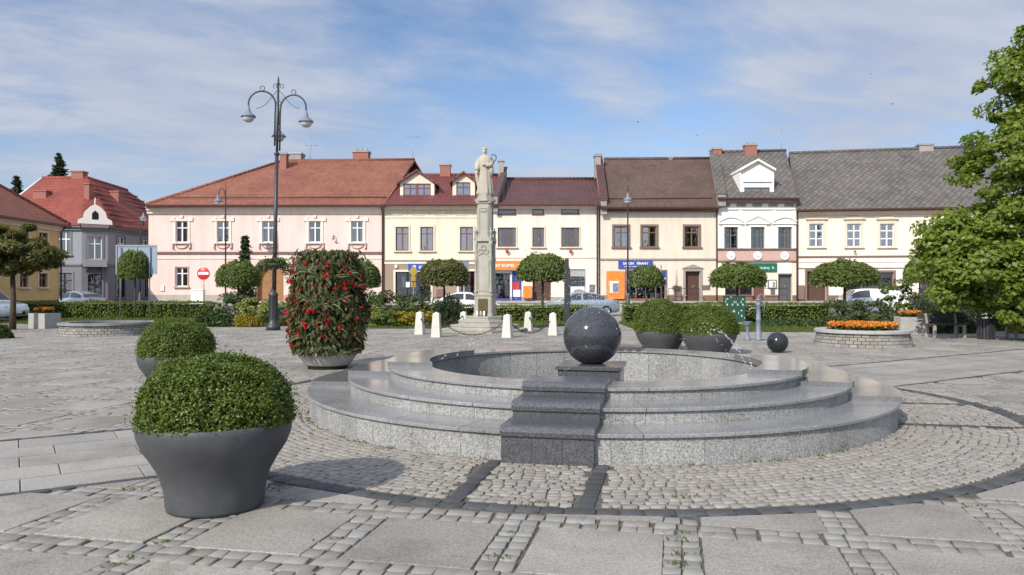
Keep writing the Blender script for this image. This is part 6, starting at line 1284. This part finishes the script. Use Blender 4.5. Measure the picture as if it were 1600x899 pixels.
N=1500; a=rng.uniform(0,6.28,N); rr=rng.uniform(.08,.56,N)*(1+.3*np.sin(a*2+1)); p=np.stack([rr*np.cos(a),rr*np.sin(a),.2+rng.normal(0,.09,N)-(rr>.42)*rng.uniform(0,.3,N)],1); leafmesh('leaves',p,sph(N)+np.array([0,0,.5]),.12,.06,MT['l_dark'],t,.5)
def slim_lamp(px,Y,ytop,yhead,label,z0=0,hdx=0,plain=False):
    t=empty('street_lamp',((px-CX)*Y/F,Y,z0),0,label,'street lamp'); T=H+(CY-ytop)*Y/F-z0; zh=H+(CY-yhead)*Y/F-z0; mb=MB()
    mb.lathe([(.17,0),(.17,.5),(.14,.55),(.12,1.2),(.075,1.28),(.06,1.4)],12); mb.tube([(0,0,1.3),(0,0,T-.6),(0,0,T)],[.055,.042,.012],8)
    for q in (2.6,T*.62): mb.lathe([(.05,0),(.08,.03),(.05,.07)],10,c=(0,0,q))
    mb.build('post',MT['darkmetal'],t); s_=MB(); g2=MB()
    if hdx:
        a=MB(); a.tube([(0,0,T-1.5)]+[(hdx*.5*(1-math.cos(q)),0,T-1.3+.85*math.sin(q)) for q in np.linspace(0,math.pi*.85,10)]+[(hdx,0,zh+.3)],.03,7); a.build('arm',MT['darkmetal'],t)
    head(s_,g2,(hdx,0,zh)) ; s_.build('lamp_shade',MT['bluegrey'],t); g2.build('globe',MT['lampglass'],t)
slim_lamp(981,47.5,277,312,'slim grey lamp with one bell shade by the orange cash machine')
slim_lamp(352.5,50.5,284,314,'slim curved lamp in front of the pink house',hdx=-.50)
slim_lamp(219,58,335,341,'plain street lamp before the grey corner house',hdx=.25)

# ================================================================ signs and street furniture
def pole(mb,x,y,z0,z1,r=.035): mb.tube([(x,y,z0),(x,y,z1)],r,8)
Yb=42.0; t=empty('information_boards',((214-CX)*Yb/F,Yb,0),0,'large pale blue information board seen from behind on four thin posts','sign'); k=Yb/F; z=lambda y:H+(CY-y)*k; X=lambda p:(p-214)*k
mb=MB(); mb.box(X(182.5),X(213),-.02,.02,z(428),z(384)); mb.box(X(214),X(245),-.02,.02,z(428),z(384)); mb.build('board',M_('pale_blue_board',(.26,.33,.42),.4,.5,var=.04),t); mb=MB()
for p in (182.5,214,245): mb.box(X(p)-.035,X(p)+.035,-.06,-.021,z(429),z(383))
mb.box(X(182.5),X(245),-.055,-.022,z(385.5),z(383)); mb.box(X(182.5),X(245),-.055,-.022,z(429),z(427)); mb.build('frame',MT['greymetal'],t)
for p in (189.5,235): mb=MB(); pole(mb,X(p),-.1,0,z(386)); mb.build('post',MT['greymetal'],t)
Yn=51; t=empty('no_entry_sign',((318.5-CX)*Yn/F,Yn,0),0,'round red no entry sign with a white bar on a grey post','road sign'); zc=H+(CY-427.5)*Yn/F; M=Matrix.Translation((0,-.06,zc))@Matrix.Rotation(R(90),4,'X'); mb=MB(); mb.lathe([(0,.012),(.44,.012),(.45,0),(.44,-.012),(0,-.012)],40,M=M); o=mb.build('sign_disc',MT['redgloss'],t); mb=MB(); mb.box(-.34,.34,-.078,-.073,zc-.085,zc+.085); mb.build('white_bar',MT['white'],o); mb=MB(); mb.lathe([(.43,.0125),(.46,.0125),(.46,.016),(.43,.016)],40,M=M,close=False); mb.build('rim',MT['white'],o); mb=MB(); pole(mb,0,0,0,zc+.4); mb.build('post',MT['greymetal'],t)
t=empty('utility_cabinet',((309.5-CX)*52.6/F,52.6,0),0,'white utility cabinet beside the no entry sign','cabinet'); mb=MB(); mb.box(-.42,.42,-.2,.2,0,1.5,c=.015); mb.build('body',MT['whiteplastic'],t); mb=MB(); mb.box(-.46,.46,-.24,.24,1.502,1.56,c=.015); mb.build('lid',MT['whiteplastic'],t); mb=MB(); mb.box(-.008,.008,-.206,-.2,.1,1.45); mb.build('door_gap',MT['dark'],t)
Yp=46; t=empty('priority_sign',((646-CX)*Yp/F,Yp,0),0,'back of a yellow diamond road sign over an ochre plate','road sign'); k=Yp/F; z=lambda y:H+(CY-y)*k; mb=MB(); pole(mb,0,0,0,z(416)); mb.build('post',MT['greymetal'],t); mb=MB(); c=z(424.5); mb.extr([(-.27,c),(0,c-.38),(.27,c),(0,c+.38)],-.075,-.055); mb.build('diamond_plate',MT['yellow'],t); mb=MB(); mb.box(-.13,.13,-.07,-.05,z(449),z(432)); o=mb.build('lower_plate',MT['yellow'],t); mb=MB(); mb.box(-.12,.12,-.078,-.071,z(440)-.03,z(440)+.03); mb.box(-.025,.025,-.0775,-.071,z(448),z(440)-.03); mb.build('plate_mark',MT['darkmetal'],o)
t=empty('shop_sign_post',((722-CX)*47/F,47,0),0,'grey square sign seen from behind left of the stone column','road sign'); k=47/F; z=lambda y:H+(CY-y)*k; mb=MB(); pole(mb,-.12,0,0,z(410)); pole(mb,.12,0,0,z(440)); mb.build('post',MT['greymetal'],t); mb=MB(); mb.box(-.42,.42,-.06,-.04,z(430),z(409)); mb.build('plate',MT['bluegrey'],t)
t=empty('parking_sign',((1033-CX)*46/F,46,0),0,'narrow blue sign on a pale post in front of the flower window','road sign'); k=46/F; z=lambda y:H+(CY-y)*k; mb=MB(); pole(mb,0,0,0,z(414),.045); mb.build('post',MT['greymetal'],t); mb=MB(); mb.box(.05,.30,-.03,-.01,z(445.5),z(424)); o=mb.build('plate',MT['blue'],t); lettering('P',.42,MT['white'],o,(.06,-.04,z(440)))
t=empty('information_pillar',((886-CX)*36.0/F,36.0,0),0,'dark slender pillar standing behind the spray of the fountain','pillar'); k=36/F; z=lambda y:H+(CY-y)*k; mb=MB(); mb.box(-.13,.13,-.10,.10,0,z(419),c=.02); mb.build('body',MT['darkmetal'],t); mb=MB(); mb.box(-.09,.08,-.08,.08,z(419)+.002,z(404),c=.02); mb.build('top',MT['darkmetal'],t)
t=empty('green_cabinet',((1147-CX)*35.2/F,35.2,0),R(-4),'dark green street cabinet painted with small white windows and doors','cabinet'); mb=MB(); mb.box(-.46,.46,-.24,.24,.10,1.27,c=.01); bd=mb.build('body',MT['greencab'],t); mb=MB(); mb.box(-.44,.44,-.22,.22,0,.099); mb.build('plinth',MT['conc'],t); mb=MB(); mb.box(-.48,.48,-.26,.26,1.272,1.30,c=.008); mb.build('lid',MT['greencab'],t); mb=MB()
def cab(px,py,w_,h_): x=-.46+(px-110)/340*.92; zt=1.27-(py-100)/445*1.17; mb.box(x-w_/2,x+w_/2,-.247,-.2405,zt-h_/2,zt+h_/2)
for px,py,w_,h_ in ((148,145,.08,.05),(210,110,.09,.03),(405,150,.08,.05),(122,190,.03,.10),(262,198,.035,.10),(292,198,.035,.10),(378,198,.035,.11),(147,243,.06,.09),(233,243,.06,.09),(321,243,.06,.09),(407,243,.06,.09),(258,345,.08,.05),(255,368,.16,.03),(383,345,.08,.05),(335,390,.03,.12),(122,380,.03,.10),(150,432,.05,.08),(255,437,.06,.09),(386,437,.06,.09),(236,497,.18,.05),(207,472,.04,.04),(160,495,.05,.03),(434,475,.04,.05)): cab(px,py,w_,h_)
mb.build('painted_marks',M_('pale_paint',(.5,.56,.5),.5,.4,var=.05),bd)
# hand pump and basin
g_=G(1185,532.5); t=empty('water_pump',g_,R(-8),'blue grey cast iron hand pump with a curved handle','water pump'); mb=MB(); mb.lathe([(.12,0),(.12,.05),(.10,.08),(.095,.28),(.075,.32),(.072,.62),(.085,.64),(.085,.68),(.07,.70),(.065,1.08),(.08,1.10),(.08,1.14),(.065,1.16),(.065,1.24),(.09,1.26),(.09,1.28),(.04,1.31),(.0,1.32)],20); mb.build('column',MT['bluegrey'],t); mb=MB(); mb.tube([(-.03,0,1.0),(-.20,-.05,1.01),(-.27,-.06,.98),(-.28,-.06,.92)],[.03,.028,.025,.025],10); mb.build('spout',MT['bluegrey'],t); mb=MB(); mb.tube([(-.02,0,1.30),(.03,0,1.42),(.11,0,1.44),(.18,0,1.35),(.19,0,1.12),(.16,0,.85)],[.022,.022,.02,.018,.015,.018],8); mb.build('handle',MT['bluegrey'],t); mb=MB(); mb.lathe([(.04,1.315),(.04,1.35),(.02,1.38),(0,1.39)],16); mb.build('cap',MT['bluegrey'],t)
g_=G(1168,531.5); t=empty('drinking_basin',g_,0,'small blue grey iron basin on a pedestal beside the hand pump','basin'); mb=MB(); mb.lathe([(.11,0),(.11,.03),(.085,.06),(.055,.14),(.04,.25),(.04,.38),(.06,.42)],18); mb.build('pedestal',MT['bluegrey'],t); mb=MB(); mb.lathe([(.05,.42),(.10,.45),(.135,.51),(.15,.57),(.158,.58),(.142,.58),(.12,.52),(.08,.47),(0,.46)],22); mb.build('bowl',MT['bluegrey'],t)
def bench(px,py,wpx,label,rz=0):
    g_=G(px,py); L=wpx*g_.y/F/2; t=empty('park_bench',g_,rz,label,'bench'); mb=MB()
    for k in range(4): mb.box(-L,L,-.22+k*.115,-.22+k*.115+.095,.42,.46,c=.006)
    mb.build('seat',MT['wood'],t); mb=MB()
    for k in range(3): y=.26+k*.03; mb.box(-L,L,y,y+.035,.50+k*.105,.50+k*.105+.085,c=.005)
    mb.build('backrest',MT['wood'],t)
    for sx in (-1,1):
        mb=MB(); x=sx*(L-.28); mb.extx([(-.24,0),(-.16,0),(-.14,.36),(.16,.36),(.22,0),(.32,0),(.27,.42),(.35,.78),(.31,.79),(.22,.46),(-.24,.418)],x-.035,x+.035); mb.build('leg',MT['conc'],t)
bench(1478,527.5,74,'dark slatted park bench left of the litter bin',R(3)); bench(1604,529,74,'dark slatted park bench cut by the picture edge',R(3)); bench(443,509.5,56,'dark slatted bench behind the tall triple lamp post',R(0))
g_=G(1540,530); t=empty('litter_bin',g_,0,'black round slatted litter bin between the two park benches','litter bin'); mb=MB(); mb.lathe([(.20,.04),(.21,.60)],20); mb.build('liner',MT['black'],t); mb=MB()
for k in range(18): a=k*math.pi/9; mb.box(-.028,.028,-.255,-.235,.02,.62,M=Matrix.Rotation(a,4,'Z'))
mb.build('slats',MT['darkmetal'],t); mb=MB(); mb.tube([(.25*math.cos(q),.25*math.sin(q),.63) for q in np.linspace(0,2*math.pi,25)],.022,6); mb.tube([(.25*math.cos(q),.25*math.sin(q),.04) for q in np.linspace(0,2*math.pi,25)],.018,6); mb.build('hoops',MT['darkmetal'],t)
# terrace railings
def rail(x0,x1,label):
    t=empty('railing',(x0,53.25,Z0),0,label,'railing'); mb=MB(); n=max(2,int((x1-x0)/1.6)+1)
    for k in range(n): x=(x1-x0)*k/(n-1); mb.tube([(x,0,0),(x,0,.9)],.02,6)
    mb.tube([(0,0,.9),(x1-x0,0,.9)],.022,6); mb.tube([(0,0,.45),(x1-x0,0,.45)],.014,6); mb.build('bars',MT['darkmetal'],t)
rail(P(1046,0,53).x,P(1094,0,53).x,'thin iron railing on the terrace by the brown door'); rail(P(1188,0,53).x,P(1232,0,53).x,'thin iron railing before the grey shutter door')

# ================================================================ cars
def car(name,loc,rz,paint,label,L=4.4,Wd=1.78,Ht=1.46,kind='sedan',cat='car'):
    t=empty(name,loc,rz,label,cat); hw=Wd/2; S=22
    if kind=='van': bel=[(0,.62),(.04,.82),(.20,1.0),(.26,1.05),(.5,1.08),(.9,1.10),(.98,1.05),(1,.75)]; top=[(.20,1.0),(.36,Ht-.06),(.46,Ht),(.75,Ht),(.93,Ht-.05),(.99,1.08)]
    elif kind=='suv': bel=[(0,.60),(.04,.82),(.24,.98),(.5,1.0),(.8,1.05),(.95,1.06),(1,.75)]; top=[(.22,.97),(.40,Ht-.04),(.52,Ht),(.74,Ht-.03),(.88,Ht-.18),(.98,1.05)]
    else: bel=[(0,.52),(.03,.68),(.10,.76),(.27,.90),(.5,.93),(.78,.97),(.92,.98),(.98,.90),(1,.62)]; top=[(.25,.89),(.42,Ht-.04),(.52,Ht),(.64,Ht-.03),(.78,Ht-.22),(.87,.975)]
    ip=lambda tb,x: float(np.interp(x,[q[0] for q in tb],[q[1] for q in tb]))
    xs=sorted({*np.linspace(0,1,S),*[q[0] for q in bel]}); secs=[]
    for x in xs:
        wz=hw*(1-.16*max(0,(.12-x)/.12)**2-.10*max(0,(x-.9)/.1)**2); zb=ip(bel,x); zl=.20+.06*(x<.03 or x>.97)
        secs.append([(x*L-L/2,y,z) for y,z in ((wz*.90,zl),(wz,.42),(wz,zb*.80),(wz*.965,zb-.02),(wz*.86,zb+.012),(0,zb+.03))])
    mb=MB(); n=6; vs=[]
    for s_ in secs: vs+=s_+[(p[0],-p[1],p[2]) for p in s_[::-1][1:]]
    m=11; fs=[]
    for i in range(len(secs)-1):
        for j in range(m-1): fs.append((i*m+j,(i+1)*m+j,(i+1)*m+j+1,i*m+j+1))
        fs.append((i*m+m-1,(i+1)*m+m-1,(i+1)*m,i*m))
    fs.append(tuple(range(m))); e=(len(secs)-1)*m; fs.append(tuple(e+j for j in range(m-1,-1,-1))); mb.add(vs,fs,0,True); mb.build('body',MT[paint],t)
    # greenhouse
    x0,x1=top[0][0],top[-1][0]; xs2=sorted({*np.linspace(x0,x1,18),*[q[0] for q in top]}); vs=[];gl=MB()
    def sec(x,o=0.0):
        zt=ip(top,x); zb=ip(bel,x)-.03; f=max(.02,(zt-zb)); w0=hw*.945; w1=hw*.945-.30*min(1,f/.5)*.6; X_=x*L-L/2
        return [(X_,w0+o,zb),(X_,w1+o,zt-.06*min(1,f)),(X_,w1-.10,zt+o),(X_,0,zt+.02+o)]
    mb=MB(); vs=[]
    for x in xs2: s_=sec(x); vs+=s_+[(p[0],-p[1],p[2]) for p in s_[::-1][1:]]
    m=7; fs=[]
    for i in range(len(xs2)-1):
        for j in range(m-1): fs.append((i*m+j,(i+1)*m+j,(i+1)*m+j+1,i*m+j+1))
    mb.add(vs,fs,0,True); mb.build('roof',MT[paint],t)
    def side(xa,xb,sg):
        k=6; q=[]
        for i in range(k+1):
            x=xa+(xb-xa)*i/k; s_=sec(x,.012); a=Vector(s_[0]); b=Vector(s_[1]); lo=a.lerp(b,.14); hi=a.lerp(b,.90); q+=[(lo.x,sg*lo.y,lo.z),(hi.x,sg*hi.y,hi.z)]
        gl=MB(); gl.add(q,[(2*i,2*i+2,2*i+3,2*i+1) for i in range(k)],0,True); gl.build('side_window',GL,t)
    fx=top[1][0]; rx=top[-2][0]
    for sg in (-1,1):
        side(x0+(fx-x0)*.45,.50,sg); 
        if kind!='van' : side(.525,rx+(x1-rx)*.25,sg)
    def screen(xa,xb):
        q=[];k=4
        for i in range(k+1):
            x=xa+(xb-xa)*i/k; s_=sec(x,.014); q+=[(s_[2][0],-s_[2][1]+.02,s_[2][2]),(s_[3][0],0,s_[3][2]),(s_[2][0],s_[2][1]-.02,s_[2][2])]
        gl=MB(); gl.add(q,[f for i in range(k) for f in ((3*i,3*i+3,3*i+4,3*i+1),(3*i+1,3*i+4,3*i+5,3*i+2))],0,True); gl.build('windscreen' if xa<.5 else 'rear_window',GL,t)
    screen(x0+(fx-x0)*.10,x0+(fx-x0)*.94); screen(rx+(x1-rx)*.08,rx+(x1-rx)*.85)
    
    for xx in (-L/2+.82,L/2-.80):
        for sg in (-1,1):
            M=Matrix.Translation((xx,sg*(hw-.10),.315))@Matrix.Rotation(R(90)*-sg,4,'X'); w_=MB(); w_.lathe([(.20,-.09),(.30,-.10),(.315,-.05),(.315,.07),(.30,.115),(.20,.11)],24,M=M,close=False); wo=w_.build('wheel',MT['tyre'],t); r_=MB(); r_.lathe([(.0,.08),(.06,.10),(.19,.085),(.205,.112)],20,M=M,close=False); r_.build('rim',MT['rim'],wo)
    for sg in (-1,1):
        q=MB(); q.ball((-L/2+.14,sg*hw*.68,ip(bel,.03)-.08),.12,10,8,sc=(.9,1.5,.8)); q.build('headlight',MT['headl'],t); q=MB(); q.ball((L/2-.10,sg*hw*.74,ip(bel,.96)-.14),.11,10,8,sc=(.9,1.2,1.1)); q.build('taillight',MT['taill'],t); q=MB(); q.ball((top[0][0]*L-L/2+.35,sg*(hw+.09),ip(bel,.3)+.08),.10,10,8,sc=(.7,1,.8)); q.build('mirror',MT[paint],t)
    q=MB(); q.box(-L/2-.01,-L/2+.05,-hw*.55,hw*.55,.30,.46); q.build('grille',MT['black'],t); q=MB(); q.box(-L/2-.022,-L/2-.011,-.26,.26,.36,.47); q.build('number_plate',MT['white'],t); return t
GL=M_('dark_car_glass',(.025,.03,.035),.06,.9,var=.02)
car('parked_car',(P(123,0,57.0).x,57.0,0),R(-24),'carsilver','silver saloon parked in front of the grey corner house')
car('parked_car',(P(-30,0,39.6).x,39.6,0),R(168),'carwhite','white car by the yellow house cut by the picture edge',L=4.5,Ht=1.62,kind='suv')
car('parked_car',(P(728,0,47).x,47.2,0),R(180),'carwhite','white car half hidden behind the stone column',L=4.3,Ht=1.42)
car('parked_car',(P(905,0,46.5).x,46.5,0),R(4),'carblue','pale blue grey saloon showing between the pillar and the granite ball',L=4.6,Ht=1.44)
car('parked_van',(P(1352,0,45.5).x,45.5,0),R(-6),'carwhite','white small van behind the shrubs under the wide globe tree',L=4.9,Wd=1.85,Ht=1.62,kind='van',cat='van')
# birds
for i,(px,py,Y_,lb) in enumerate(((997,191,80,'tiny dark bird flying above the brown roofed house'),(1394,163,70,'dark bird with spread wings high above the grey slate roof'),(1090,212,95,'tiny bird in the sky just above the white ornate house'),(1361,116,110,'tiny bird speck high in the clouds, upper one on that side'))):
    p=P(px,py,Y_); mb=MB(); mb.ball((0,0,0),.07,8,6,sc=(1.8,.8,.8)); mb.add([(.08,0,.02),(-.08,0,.02),(-.15,.26,.12),(.0,.28,.12)],[(0,1,2,3)]); mb.add([(.08,0,.02),(-.08,0,.02),(-.15,-.26,.12),(.0,-.28,.12)],[(3,2,1,0)]); o=mb.build('bird',MT['darkmetal'],None,p); o.scale=(.6,.6,.6); o.rotation_euler=(0,.2,.7*i); tag(o,lb,'bird','birds in the sky')
